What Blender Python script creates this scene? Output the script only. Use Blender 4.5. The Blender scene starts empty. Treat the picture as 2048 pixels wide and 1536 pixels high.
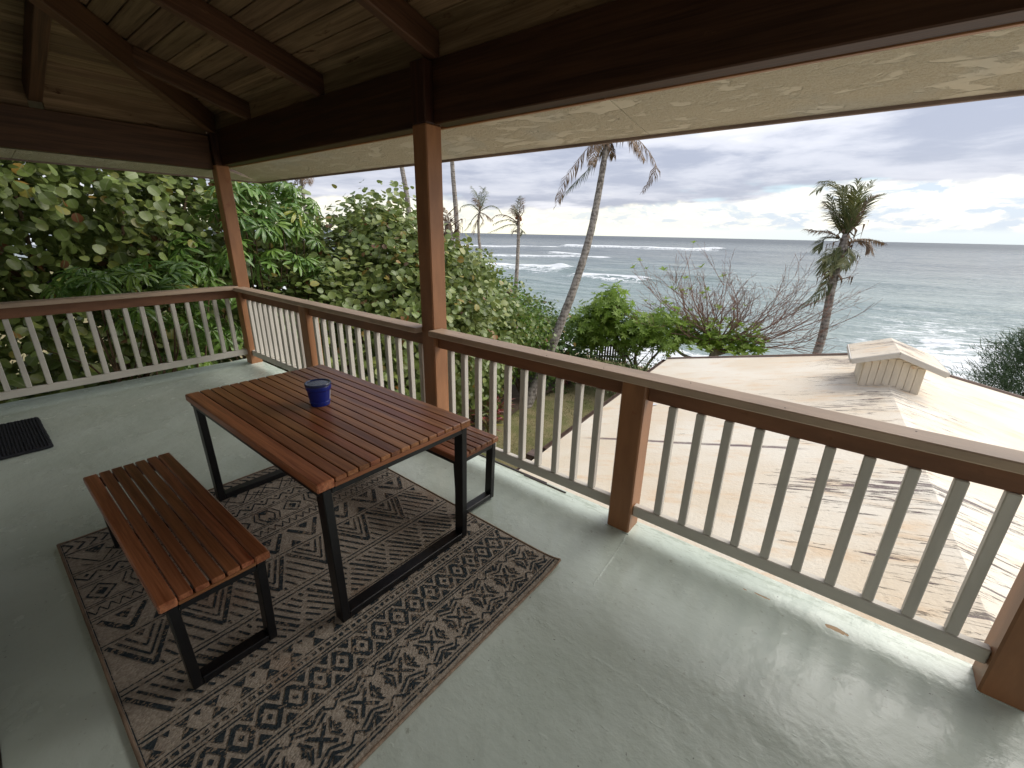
import bpy, bmesh, math, random
import numpy as np
from mathutils import Matrix, Vector, noise as mnoise
S = bpy.context.scene
rad = math.radians
random.seed(7); RNG = np.random.default_rng(11)

# ---------------------------------------------------------------- camera
cd = bpy.data.cameras.new('camera'); cam = bpy.data.objects.new('camera', cd)
S.collection.objects.link(cam); S.camera = cam
Rm = ((0.778894518, 0.626824970, 0.020341743), (-0.219627219, 0.242241251, 0.945030720), (-0.587441244, 0.740546847, -0.326348207))
m = Matrix(((Rm[0][0], Rm[1][0], -Rm[2][0]), (Rm[0][1], Rm[1][1], -Rm[2][1]), (Rm[0][2], Rm[1][2], -Rm[2][2])))
cam.matrix_world = Matrix.Translation((6.14858, -2.22408, 1.69834)) @ m.to_4x4()
cd.sensor_width = 36; cd.lens = 870.309 / 2048 * 36; cd.clip_start = 0.02; cd.clip_end = 60000
S.render.resolution_x = 1024; S.render.resolution_y = 768

# ---------------------------------------------------------------- light
SUN_EL, SUN_AZ = 45.0, 40.0         # azimuth from +Y towards +X
world = bpy.data.worlds.new('World'); S.world = world; world.use_nodes = True
S.view_settings.view_transform = 'Standard'; S.view_settings.look = 'None'
S.view_settings.exposure = 1.36; S.view_settings.gamma = 1
sl = bpy.data.lights.new('sun', 'SUN'); sl.energy = 1.45; sl.angle = rad(55); sl.color = (1.0, 0.95, 0.87)
sun = bpy.data.objects.new('sun', sl); S.collection.objects.link(sun)
sd = Vector((math.sin(rad(SUN_AZ)) * math.cos(rad(SUN_EL)), math.cos(rad(SUN_AZ)) * math.cos(rad(SUN_EL)), math.sin(rad(SUN_EL))))
sun.rotation_euler = sd.to_track_quat('Z', 'Y').to_euler(); sun.location = (0, 0, 30)

class NT:
    """small helper for node trees"""
    def __init__(s, tree): s.t = tree; s.n = tree.nodes; s.l = tree.links
    def node(s, typ, **kw):
        n = s.n.new(typ)
        for k, v in kw.items():
            if k.startswith('i_'):
                n.inputs[k[2:].replace('_', ' ')].default_value = v
            else: setattr(n, k, v)
        return n
    def link(s, a, b): s.l.new(a, b)
    def val(s, sock, v):
        if isinstance(v, (int, float, tuple, list)): sock.default_value = v
        else: s.link(v, sock)
    def math(s, op, a, b=0.0, c=None, clamp=False):
        n = s.node('ShaderNodeMath', operation=op); n.use_clamp = clamp
        s.val(n.inputs[0], a); s.val(n.inputs[1], b)
        if c is not None: s.val(n.inputs[2], c)
        return n.outputs[0]
    def mix(s, f, a, b):
        n = s.node('ShaderNodeMix', data_type='RGBA'); s.val(n.inputs[0], f)
        for i, v in ((6, a), (7, b)):
            if isinstance(v, tuple) and len(v) == 3: v = (*v, 1)
            s.val(n.inputs[i], v)
        return n.outputs[2]
    def ramp(s, f, lo, hi, a=0.0, b=1.0, smooth=True):
        n = s.node('ShaderNodeMapRange'); n.interpolation_type = 'SMOOTHSTEP' if smooth else 'LINEAR'
        s.val(n.inputs[0], f); n.inputs[1].default_value = lo; n.inputs[2].default_value = hi
        n.inputs[3].default_value = a; n.inputs[4].default_value = b
        return n.outputs[0]
    def noise(s, vec, scale, detail=4, rough=0.5, dist=0.0):
        n = s.node('ShaderNodeTexNoise'); n.inputs['Scale'].default_value = scale
        n.inputs['Detail'].default_value = detail; n.inputs['Roughness'].default_value = rough
        n.inputs['Distortion'].default_value = dist
        if vec is not None: s.link(vec, n.inputs['Vector'])
        return n.outputs[0]
    def mapv(s, vec, scale=(1, 1, 1), loc=(0, 0, 0), rot=(0, 0, 0)):
        n = s.node('ShaderNodeMapping'); s.link(vec, n.inputs[0])
        s.val(n.inputs['Location'], loc)
        n.inputs['Rotation'].default_value = rot; n.inputs['Scale'].default_value = scale
        return n.outputs[0]
    def sep(s, v):
        n = s.node('ShaderNodeSeparateXYZ'); s.link(v, n.inputs[0]); return n.outputs
    def comb(s, x, y, z):
        n = s.node('ShaderNodeCombineXYZ')
        for i, v in enumerate((x, y, z)): s.val(n.inputs[i], v)
        return n.outputs[0]

def build_world():
    t = NT(world.node_tree); t.n.clear()
    out = t.node('ShaderNodeOutputWorld'); bg = t.node('ShaderNodeBackground'); bg.inputs[1].default_value = 0.12
    sky = t.node('ShaderNodeTexSky', sky_type='NISHITA'); sky.sun_disc = False
    sky.sun_elevation = rad(SUN_EL); sky.sun_rotation = rad(SUN_AZ); sky.air_density = 1.2; sky.dust_density = 1.5
    g = t.node('ShaderNodeTexCoord').outputs['Generated']
    x, y, z = t.sep(g)
    hyp = t.math('SQRT', t.math('ADD', t.math('MULTIPLY', x, x), t.math('MULTIPLY', y, y)))
    el = t.math('MULTIPLY', t.math('ARCTAN2', z, hyp), 57.2958)          # degrees
    az = t.math('MULTIPLY', t.math('ARCTAN2', x, y), 57.2958)
    zz = t.math('ADD', t.math('MAXIMUM', z, 0.0), 0.07)
    P = t.comb(t.math('DIVIDE', x, zz), t.math('DIVIDE', y, zz), 0.0)
    K = 4.6
    def c(r, g_, b): return (r * K, g_ * K, b * K, 1)
    # high mottled stratocumulus
    n1 = t.noise(t.mapv(P, (1.0, 1.0, 1), (3.1, 1.7, 0)), 0.62, 7, 0.55, 0.35)
    n2 = t.noise(t.mapv(P, (1, 1, 1), (9, 4, 2)), 2.3, 6, 0.6, 0.2)
    nn = t.math('ADD', t.math('MULTIPLY', n1, 0.75), t.math('MULTIPLY', n2, 0.25))
    strat = t.mix(t.ramp(nn, 0.40, 0.585), c(.33, .35, .44), c(.66, .66, .72))
    strat = t.mix(t.ramp(nn, 0.57, 0.68), strat, c(.86, .84, .82))
    # darkest just above the cumulus band
    warp = t.noise(t.comb(t.math('MULTIPLY', az, 0.06), t.math('MULTIPLY', el, 0.12), 0.0), 1.0, 5, 0.55)
    dk = t.math('MULTIPLY', t.ramp(el, 3.0, 4.5), t.ramp(el, 6.0, 12.0, 1.0, 0.0))
    strat = t.mix(t.math('MULTIPLY', dk, 0.45), strat, c(.32, .34, .44))
    # blue gaps
    gap = t.ramp(t.noise(t.comb(t.math('MULTIPLY', az, 0.05), t.math('MULTIPLY', el, 0.30), 5.3), 1.0, 4, 0.5), 0.64, 0.69)
    strat = t.mix(t.math('MULTIPLY', gap, 0.6), strat, c(.48, .66, .74))
    # cumulus band near the horizon
    cu = t.comb(t.math('MULTIPLY', az, 0.17), t.math('MULTIPLY', el, 0.55), 2.0)
    n3 = t.noise(cu, 1.1, 8, 0.62, 0.3)
    n4 = t.noise(t.comb(t.math('MULTIPLY', az, 0.6), t.math('MULTIPLY', el, 1.6), 7.0), 1.0, 6, 0.6, 0.2)
    cum = t.mix(t.ramp(n3, 0.40, 0.50), c(.47, .55, .66), c(.72, .72, .70))
    cum = t.mix(t.ramp(t.math('ADD', t.math('MULTIPLY', n3, .5), t.math('MULTIPLY', n4, .5)), 0.50, 0.57), cum, c(1.0, .97, .84))
    warmth = t.ramp(az, -55.0, 5.0, 1.0, 0.0)
    cum = t.mix(t.math('MULTIPLY', warmth, 0.35), cum, c(1.0, .90, .62))
    hb = t.mix(warmth, c(.60, .68, .72), c(.98, .93, .72))
    low = t.mix(t.ramp(el, 0.7, 1.5), hb, cum)
    edge = t.math('ADD', el, t.math('MULTIPLY', t.math('SUBTRACT', warp, 0.5), 6.0))
    edge = t.math('SUBTRACT', edge, t.math('MULTIPLY', t.ramp(az, -32.0, 0.0), 1.7))
    col = t.mix(t.ramp(edge, 3.1, 3.8), low, strat)
    col = t.mix(0.93, sky.outputs[0], col)
    # nothing but water colour below the horizon
    col = t.mix(t.ramp(z, -0.02, 0.0), c(.16, .20, .22), col)
    t.link(col, bg.inputs[0]); t.link(bg.outputs[0], out.inputs[0])
build_world()

# ---------------------------------------------------------------- materials
MATS = {}
def new_mat(name):
    m_ = bpy.data.materials.new(name); m_.use_nodes = True; t = NT(m_.node_tree)
    bsdf = t.n['Principled BSDF']; MATS[name] = m_
    return m_, t, bsdf
def bump(t, bsdf, h, dist=0.01, strength=1.0):
    b = t.node('ShaderNodeBump'); b.inputs['Distance'].default_value = dist; b.inputs['Strength'].default_value = strength
    t.link(h, b.inputs['Height']); t.link(b.outputs[0], bsdf.inputs['Normal']); return b
def obj_coord(t): return t.node('ShaderNodeTexCoord').outputs['Object']
def orand(t): return t.node('ShaderNodeObjectInfo').outputs['Random']
def offs(t, vec):
    r = orand(t); return t.mapv(vec, (1, 1, 1), t.comb(t.math('MULTIPLY', r, 37.0), t.math('MULTIPLY', r, 91.0), t.math('MULTIPLY', r, 17.0)))

def wood(name, dark, light, rough=0.5, gs=1.0, var=0.35, wear=None, bumpd=0.0015, spec=0.4):
    m_, t, b = new_mat(name); v = offs(t, obj_coord(t))
    g1 = t.noise(t.mapv(v, (1.2 * gs, 26 * gs, 26 * gs)), 1.0, 6, 0.62, 0.6)
    g2 = t.noise(t.mapv(v, (4 * gs, 150 * gs, 150 * gs)), 1.0, 3, 0.6)
    f = t.math('ADD', t.math('MULTIPLY', g1, .7), t.math('MULTIPLY', g2, .3))
    col = t.mix(t.ramp(f, 0.33, 0.68), dark, light)
    r = orand(t)
    tone = t.math('ADD', t.math('MULTIPLY', t.math('SUBTRACT', r, 0.5), var), 1.0)
    hs = t.node('ShaderNodeHueSaturation'); t.link(tone, hs.inputs['Value']); t.link(col, hs.inputs['Color'])
    t.link(t.math('ADD', 0.492, t.math('MULTIPLY', t.math('FRACT', t.math('MULTIPLY', r, 7.3)), 0.018)), hs.inputs['Hue'])
    col = hs.outputs[0]
    if wear:
        w = t.ramp(t.noise(t.mapv(v, (3, 14, 14)), 1.0, 6, 0.7, 0.4), wear[1], wear[1] + 0.09)
        col = t.mix(w, col, wear[0])
    t.link(col, b.inputs['Base Color'])
    t.link(t.math('ADD', rough - .1, t.math('MULTIPLY', g1, .2)), b.inputs['Roughness'])
    b.inputs['Specular IOR Level'].default_value = spec
    bump(t, b, f, bumpd); return m_

def paint(name, base, rough=0.5, var=0.12, dirt=None, bd=0.0012, spec=0.4, sc=1.0):
    m_, t, b = new_mat(name); v = offs(t, obj_coord(t))
    n = t.noise(t.mapv(v, (2 * sc, 9 * sc, 9 * sc)), 1.0, 5, 0.6)
    f = t.noise(v, 160, 3, 0.6)
    d = tuple(c_ * (1 - 2.2 * var) for c_ in base); l = tuple(min(1, c_ * (1 + var)) for c_ in base)
    col = t.mix(t.ramp(n, .3, .7), d, l)
    if dirt:
        w = t.ramp(t.noise(v, 6 * sc, 8, .7), dirt[1], dirt[1] + .1); col = t.mix(w, col, dirt[0])
    t.link(col, b.inputs['Base Color']); b.inputs['Roughness'].default_value = rough
    b.inputs['Specular IOR Level'].default_value = spec
    bump(t, b, t.math('ADD', t.math('MULTIPLY', n, .6), t.math('MULTIPLY', f, .4)), bd); return m_

wood('redwood_slat', (.20, .060, .022), (.48, .200, .088), 0.33, 1.0, 0.55, spec=.5)
wood('redwood_end', (.22, .08, .028), (.36, .15, .06), 0.5, 1.0, 0.2)
wood('ceiling_plank', (.105, .068, .036), (.25, .17, .096), 0.7, 0.7, 0.5, ((.07, .035, .018), .60), spec=.2)
wood('rafter_wood', (.050, .024, .013), (.125, .060, .032), 0.55, 0.8, 0.3, ((.22, .12, .06), .64), spec=.3)
wood('beam_wood', (.026, .010, .006), (.076, .031, .016), 0.5, 0.7, 0.2, ((.13, .06, .03), .68), spec=.25)
paint('post_paint', (.335, .155, .070), 0.42, .10, ((.27, .10, .045), .62))
paint('brown_paint', (.235, .105, .052), 0.5, .12, ((.16, .065, .03), .6))
paint('cap_paint', (.50, .37, .265), 0.5, .08, ((.36, .25, .17), .66))
paint('cream_paint', (.62, .585, .52), 0.5, .05, ((.42, .34, .25), .70))
paint('white_paint', (.78, .76, .70), 0.5, .04)
paint('siding_paint', (.56, .53, .47), 0.6, .06)
paint('fascia_paint', (.27, .20, .17), 0.6, .12)
paint('gutter_brown', (.10, .065, .05), 0.5, .2, ((.24, .16, .11), .62))
paint('cupola_white', (.74, .66, .53), 0.6, .06, ((.62, .36, .16), .60))
paint('dark_fence', (.06, .045, .035), .8, .3)

def m_simple(name, col, rough=.5, spec=.5, metal=0, nscale=80, bd=.0004):
    m_, t, b = new_mat(name); v = obj_coord(t); n = t.noise(v, nscale, 4, .6)
    t.link(t.mix(n, tuple(c_ * .8 for c_ in col), tuple(c_ * 1.2 for c_ in col)), b.inputs['Base Color'])
    b.inputs['Roughness'].default_value = rough; b.inputs['Specular IOR Level'].default_value = spec
    b.inputs['Metallic'].default_value = metal; bump(t, b, n, bd); return m_
m_simple('black_metal', (.006, .006, .007), .38, .5)
m_simple('blue_plastic', (.008, .028, .28), .3, .5)
m_simple('lid_plastic', (.03, .045, .12), .22, .6)
m_simple('label_white', (.72, .74, .78), .5)
m_simple('label_print', (.02, .04, .22), .5)
m_simple('mat_yarn', (.022, .024, .03), .8, .3, 0, 300, .002)
m_simple('flashing', (.05, .04, .035), .5)

# painted floor: glossy seafoam coating with brush marks, seams, dirt and three chips
def floor_mat():
    m_, t, b = new_mat('floor_paint'); v = t.node('ShaderNodeNewGeometry').outputs['Position']
    x, y, z = t.sep(v)
    big = t.noise(v, 1.1, 5, .55); mid = t.noise(v, 5, 5, .6); fine = t.noise(v, 70, 4, .6); streak = t.noise(t.mapv(v, (2, 26, 1)), 1, 4, .6)
    col = t.mix(t.ramp(big, .3, .7), (.53, .605, .53), (.63, .705, .635))
    col = t.mix(t.math('MULTIPLY', t.ramp(mid, .50, .72), .18), col, (.42, .47, .39))
    col = t.mix(t.math('MULTIPLY', t.ramp(t.noise(v, 26, 5, .7), .60, .74), .55), col, (.24, .25, .19))
    specks = t.ramp(t.noise(v, 45, 2, .5), .74, .77); col = t.mix(t.math('MULTIPLY', specks, .7), col, (.09, .09, .08))
    w = t.math('MULTIPLY', t.math('SUBTRACT', t.noise(v, 28, 4, .6), .5), .09)
    chipm = None
    for (cx, cy, lx, ly) in ((6.076, -.083, .036, .006), (6.38, -.080, .042, .013), (6.0, -.09, .010, .004)):
        dx = t.math('DIVIDE', t.math('SUBTRACT', x, cx), lx); dy = t.math('DIVIDE', t.math('SUBTRACT', y, cy), ly)
        d = t.math('SQRT', t.math('ADD', t.math('MULTIPLY', dx, dx), t.math('MULTIPLY', dy, dy)))
        d = t.math('ADD', d, t.math('MULTIPLY', w, 26.0))
        k = t.ramp(d, 1.0, 0.92); chipm = k if chipm is None else t.math('MAXIMUM', chipm, k)
    col = t.mix(chipm, col, (.50, .33, .18))
    edge = t.math('MULTIPLY', t.ramp(y, -.06, .03), t.ramp(t.noise(t.mapv(v, (9, 40, 1)), 1, 5, .7), .48, .60))
    col = t.mix(t.math('MULTIPLY', edge, .6), col, (.30, .36, .28))
    t.link(col, b.inputs['Base Color'])
    t.link(t.math('ADD', .19, t.math('ADD', t.math('MULTIPLY', mid, .14), t.math('MULTIPLY', chipm, .4))), b.inputs['Roughness'])
    b.inputs['Specular IOR Level'].default_value = .55
    # seams in the coating
    def seam(ax, ay, bx, by, wd):
        L = math.hypot(bx - ax, by - ay); ux, uy = (bx - ax) / L, (by - ay) / L
        px = t.math('SUBTRACT', x, ax); py = t.math('SUBTRACT', y, ay)
        s_ = t.math('ADD', t.math('MULTIPLY', px, ux), t.math('MULTIPLY', py, uy))
        q = t.math('ABSOLUTE', t.math('ADD', t.math('SUBTRACT', t.math('MULTIPLY', px, uy), t.math('MULTIPLY', py, ux)), t.math('MULTIPLY', w, .35)))
        inside = t.math('MULTIPLY', t.ramp(s_, -.02, .02), t.ramp(s_, L - .02, L + .02, 1, 0))
        return t.math('MULTIPLY', t.ramp(q, 0, wd, 1, 0), inside)
    sm = t.math('MAXIMUM', seam(5.352, -.10, 5.385, -.56, .008), t.math('MULTIPLY', seam(5.25, -.915, 7.2, -.93, .016), t.ramp(mid, .42, .6)))
    sm = t.math('MAXIMUM', sm, t.math('MULTIPLY', seam(-.1, -.78, 3.0, -.80, .02), .5))
    h = t.math('ADD', t.math('MULTIPLY', big, 3.0), t.math('ADD', t.math('MULTIPLY', mid, .55), t.math('ADD', t.math('MULTIPLY', fine, .08), t.math('MULTIPLY', streak, .08))))
    blob = t.ramp(t.noise(t.mapv(v, (14, 34, 1)), 1, 2, .5), .66, .74)
    h = t.math('ADD', h, t.math('ADD', t.math('MULTIPLY', sm, .12), t.math('MULTIPLY', blob, .05)))
    h = t.math('SUBTRACT', h, t.math('MULTIPLY', chipm, .15))
    bump(t, b, h, .010, 1.0); return m_
floor_mat()

def stucco():
    m_, t, b = new_mat('stucco'); v = obj_coord(t)
    p = t.ramp(t.noise(t.mapv(v, (1.2, 3.0, 1)), 3.2, 6, .62, .4), .50, .56)
    g = t.noise(v, 110, 4, .7); vor = t.noise(v, 45, 5, .75)
    col = t.mix(p, (.605, .56, .455), (.64, .595, .49)); col = t.mix(t.math('MULTIPLY', t.ramp(g, .45, .62), t.math('SUBTRACT', 1.0, p)), col, (.54, .475, .35))
    col = t.mix(t.math('MULTIPLY', t.ramp(t.noise(v, 1.1, 4, .6), .56, .66), .35), col, (.50, .52, .50))
    t.link(col, b.inputs['Base Color']); b.inputs['Roughness'].default_value = .9
    h = t.math('MULTIPLY', t.math('SUBTRACT', 1.15, p), vor); bump(t, b, h, .012); return m_
stucco()

def rug_mats():
    for nm, c1, c2, thr in (('rug_base', (.335, .285, .230), (.50, .435, .36), None), ('rug_dark', (.026, .038, .046), (.058, .070, .076), .62)):
        m_, t, b = new_mat(nm); v = obj_coord(t)
        wv = t.node('ShaderNodeTexVoronoi'); wv.inputs['Scale'].default_value = 1; t.link(t.mapv(v, (170, 95, 1)), wv.inputs[0])
        n = t.noise(v, 9, 4, .6); fl = wv.outputs['Color']; fx = t.sep(fl)[0]
        col = t.mix(fx, c1, c2); col = t.mix(t.math('MULTIPLY', t.ramp(n, .45, .75), .35), col, tuple(a * .72 for a in c1))
        if thr:
            # abraded print: single loops show the ground colour
            ab = t.math('ADD', t.math('MULTIPLY', t.noise(v, 14, 3, .6), .55), t.math('MULTIPLY', fx, .45))
            col = t.mix(t.ramp(ab, thr, thr + .05), col, (.30, .235, .175))
        else:
            st = t.ramp(t.noise(v, 2.1, 4, .5), .62, .70); col = t.mix(t.math('MULTIPLY', st, .35), col, (.25, .13, .07))
        t.link(col, b.inputs['Base Color']); b.inputs['Roughness'].default_value = .95; b.inputs['Specular IOR Level'].default_value = .15
        bump(t, b, wv.outputs['Distance'], .0025).invert = True
rug_mats()
paint('rug_binding', (.30, .22, .16), .9, .15, None, .001, .1, 6)

def leaf_mat(name, cols, accent=None, rough=.42, trans=.3, vein=(.22, .26, .11), back=None, acc_at=.95):
    """one leaf material; 'tint' is a per-leaf random value, 'lx' the distance from the midrib"""
    for mode in ('attr', 'obj'):
        m_, t, b = new_mat(name + ('' if mode == 'attr' else '_single'))
        r = orand(t) if mode == 'obj' else t.node('ShaderNodeAttribute', attribute_name='tint').outputs['Fac']
        cr = t.node('ShaderNodeValToRGB'); t.link(r, cr.inputs[0]); e = cr.color_ramp.elements
        n = len(cols); e[0].color = (*cols[0], 1); e[0].position = 0; e[1].color = (*cols[-1], 1); e[1].position = acc_at - .03 if accent else 1
        for i in range(1, n - 1):
            q = e.new(i / (n - 1) * (acc_at - .03 if accent else 1)); q.color = (*cols[i], 1)
        if accent:
            for i, a in enumerate(accent): q = e.new(acc_at + i * (1 - acc_at) / max(1, len(accent))); q.color = (*a, 1)
        col = cr.outputs[0]
        lx = t.node('ShaderNodeAttribute', attribute_name='lx').outputs['Fac']
        if vein: col = t.mix(t.ramp(t.math('ABSOLUTE', lx), .025, .07, .8, 0), col, vein)
        bf = t.node('ShaderNodeNewGeometry').outputs['Backfacing']
        col = t.mix(t.math('MULTIPLY', bf, .45), col, back or tuple(min(1, c_ * 1.4 + .03) for c_ in cols[n // 2]))
        nz = t.noise(t.node('ShaderNodeNewGeometry').outputs['Position'], 18, 3, .6)
        col = t.mix(t.math('MULTIPLY', nz, .25), col, tuple(c_ * .5 for c_ in cols[0]))
        t.link(col, b.inputs['Base Color']); b.inputs['Roughness'].default_value = rough
        b.inputs['Specular IOR Level'].default_value = .5
        tr = t.node('ShaderNodeBsdfTranslucent'); t.link(col, tr.inputs[0])
        mx = t.node('ShaderNodeMixShader'); mx.inputs[0].default_value = trans
        t.link(b.outputs[0], mx.inputs[1]); t.link(tr.outputs[0], mx.inputs[2])
        t.link(mx.outputs[0], t.n['Material Output'].inputs[0])
leaf_mat('sea_grape_leaf', [(.10, .145, .032), (.155, .215, .050), (.20, .26, .072), (.25, .28, .065)], [(.32, .20, .03), (.24, .08, .03), (.13, .06, .03)], .38, .2, acc_at=.965)
leaf_mat('umbrella_leaf', [(.055, .135, .025), (.115, .23, .035), (.21, .33, .05)], [(.38, .32, .03)], .28, .22, (.20, .28, .09), acc_at=.975)
leaf_mat('lime_leaf', [(.075, .155, .018), (.135, .25, .028), (.21, .33, .04)], [(.36, .30, .03)], .4, .45, (.2, .28, .08), acc_at=.975)
leaf_mat('hedge_leaf', [(.055, .12, .03), (.10, .18, .04), (.15, .24, .05)], [(.30, .18, .04)], .4, .25, acc_at=.98)
leaf_mat('rosette_leaf', [(.17, .27, .035), (.25, .38, .055), (.33, .45, .08)], None, .5, .4, None)
leaf_mat('ti_leaf', [(.26, .04, .05), (.34, .10, .08), (.11, .18, .04), (.42, .38, .08)], None, .4, .25, None)
leaf_mat('frond_green', [(.06, .085, .022), (.11, .125, .035), (.18, .17, .06)], None, .5, .25, None)
leaf_mat('frond_dry', [(.11, .065, .035), (.19, .125, .075), (.26, .19, .12)], None, .8, .15, None)
leaf_mat('needle', [(.03, .07, .028), (.06, .11, .042), (.09, .145, .055)], None, .6, .2, None)
leaf_mat('grass', [(.10, .14, .035), (.20, .20, .07), (.33, .29, .15)], None, .7, .2, None)

def bark(name, c1, c2, ring=0, bd=.02, sc=1.0):
    m_, t, b = new_mat(name); v = obj_coord(t); z = t.sep(v)[2]
    n = t.noise(t.mapv(v, (9 * sc, 9 * sc, 5 * sc)), 1, 7, .7, .3)
    h = n
    if ring:
        rg = t.math('SINE', t.math('ADD', t.math('MULTIPLY', z, ring), t.math('MULTIPLY', t.noise(v, 3, 3, .5), 7)))
        h = t.math('ADD', n, t.math('MULTIPLY', rg, .05))
    col = t.mix(t.ramp(h, .35, .62), c1, c2)
    li = t.ramp(t.noise(v, 7 * sc, 6, .7), .54, .62); col = t.mix(t.math('MULTIPLY', li, .5), col, tuple(min(1, a * 1.5) for a in c2))
    t.link(col, b.inputs['Base Color']); b.inputs['Roughness'].default_value = .9; b.inputs['Specular IOR Level'].default_value = .2
    bump(t, b, h, bd)
bark('palm_bark', (.10, .085, .07), (.30, .27, .235), 52)
bark('bush_bark', (.05, .032, .02), (.15, .10, .06), 0)
bark('twig_bark', (.14, .080, .062), (.34, .215, .17), 0, .005, 2)
bark('pale_bark', (.14, .12, .10), (.32, .29, .25), 0)

def roof_mat():
    m_, t, b = new_mat('painted_roofing'); v = obj_coord(t); x, y, z = t.sep(v)
    ax = t.math('ABSOLUTE', x)
    big = t.noise(v, .55, 5, .55); mid = t.noise(t.mapv(v, (1, 3, 1)), 1.6, 6, .65)
    col = t.mix(t.ramp(big, .35, .65), (.67, .575, .435), (.74, .685, .575))
    col = t.mix(t.math('MULTIPLY', t.ramp(mid, .50, .70), .55), col, (.66, .45, .25))
    # cracked streaks running down the slope, densest by the ridge
    st = t.noise(t.mapv(v, (1.7, 17, 1), (3, 0, 0)), 1, 9, .8, 1.1)
    reg = t.noise(t.mapv(v, (.35, .9, 1), (1.0, 5.0, 0)), 1.2, 3, .5)
    near = t.math('ADD', t.math('MULTIPLY', t.ramp(ax, 0.02, 2.0, 1, 0), .10), t.math('MULTIPLY', t.math('SUBTRACT', reg, .5), .42))
    k = t.math('ADD', st, near); msk = t.ramp(k, .65, .715)
    line = t.ramp(t.math('ABSOLUTE', t.math('SUBTRACT', t.math('ADD', y, t.math('MULTIPLY', t.math('SUBTRACT', t.noise(t.mapv(v, (1.4, 1, 1)), 1, 5, .6), .5), .16)), .42)), .01, .06, 1, 0)
    line = t.math('MULTIPLY', line, t.math('MULTIPLY', t.ramp(st, .36, .50), t.math('MULTIPLY', t.ramp(x, -4.1, -3.5), t.ramp(x, -1.3, -.9, 1, 0))))
    msk = t.math('MAXIMUM', msk, line)
    speck = t.ramp(t.noise(t.mapv(v, (8, 30, 1)), 1, 5, .8), .66, .71)
    col = t.mix(t.math('MULTIPLY', speck, .4), col, (.34, .25, .17))
    col = t.mix(msk, col, t.mix(t.noise(v, 30, 3, .6), (.085, .05, .06), (.22, .15, .14)))
    rid = t.ramp(ax, .10, .12, 1, 0); col = t.mix(t.math('MULTIPLY', rid, .12), col, (.80, .76, .68))
    t.link(col, b.inputs['Base Color']); b.inputs['Roughness'].default_value = .55
    bump(t, b, t.math('SUBTRACT', t.noise(v, 24, 5, .7), msk), .006)
roof_mat()

def ground_mat():
    m_, t, b = new_mat('lawn'); v = t.node('ShaderNodeNewGeometry').outputs['Position']; z = t.sep(v)[2]
    n = t.noise(v, 1.2, 5, .6); f = t.noise(v, 45, 4, .7)
    col = t.mix(t.ramp(n, .38, .6), (.16, .165, .055), (.30, .245, .125)); col = t.mix(t.math('MULTIPLY', f, .5), col, (.11, .11, .04))
    col = t.mix(t.ramp(z, -4.3, -4.0, 1, 0), col, (.42, .34, .23))
    t.link(col, b.inputs['Base Color']); b.inputs['Roughness'].default_value = .95; bump(t, b, f, .03)
ground_mat()
def soil():
    m_, t, b = new_mat('soil'); v = t.node('ShaderNodeNewGeometry').outputs['Position']; f = t.noise(v, 20, 6, .7)
    t.link(t.mix(f, (.03, .02, .012), (.11, .075, .045)), b.inputs['Base Color']); b.inputs['Roughness'].default_value = 1; bump(t, b, f, .04)
soil()

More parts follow.
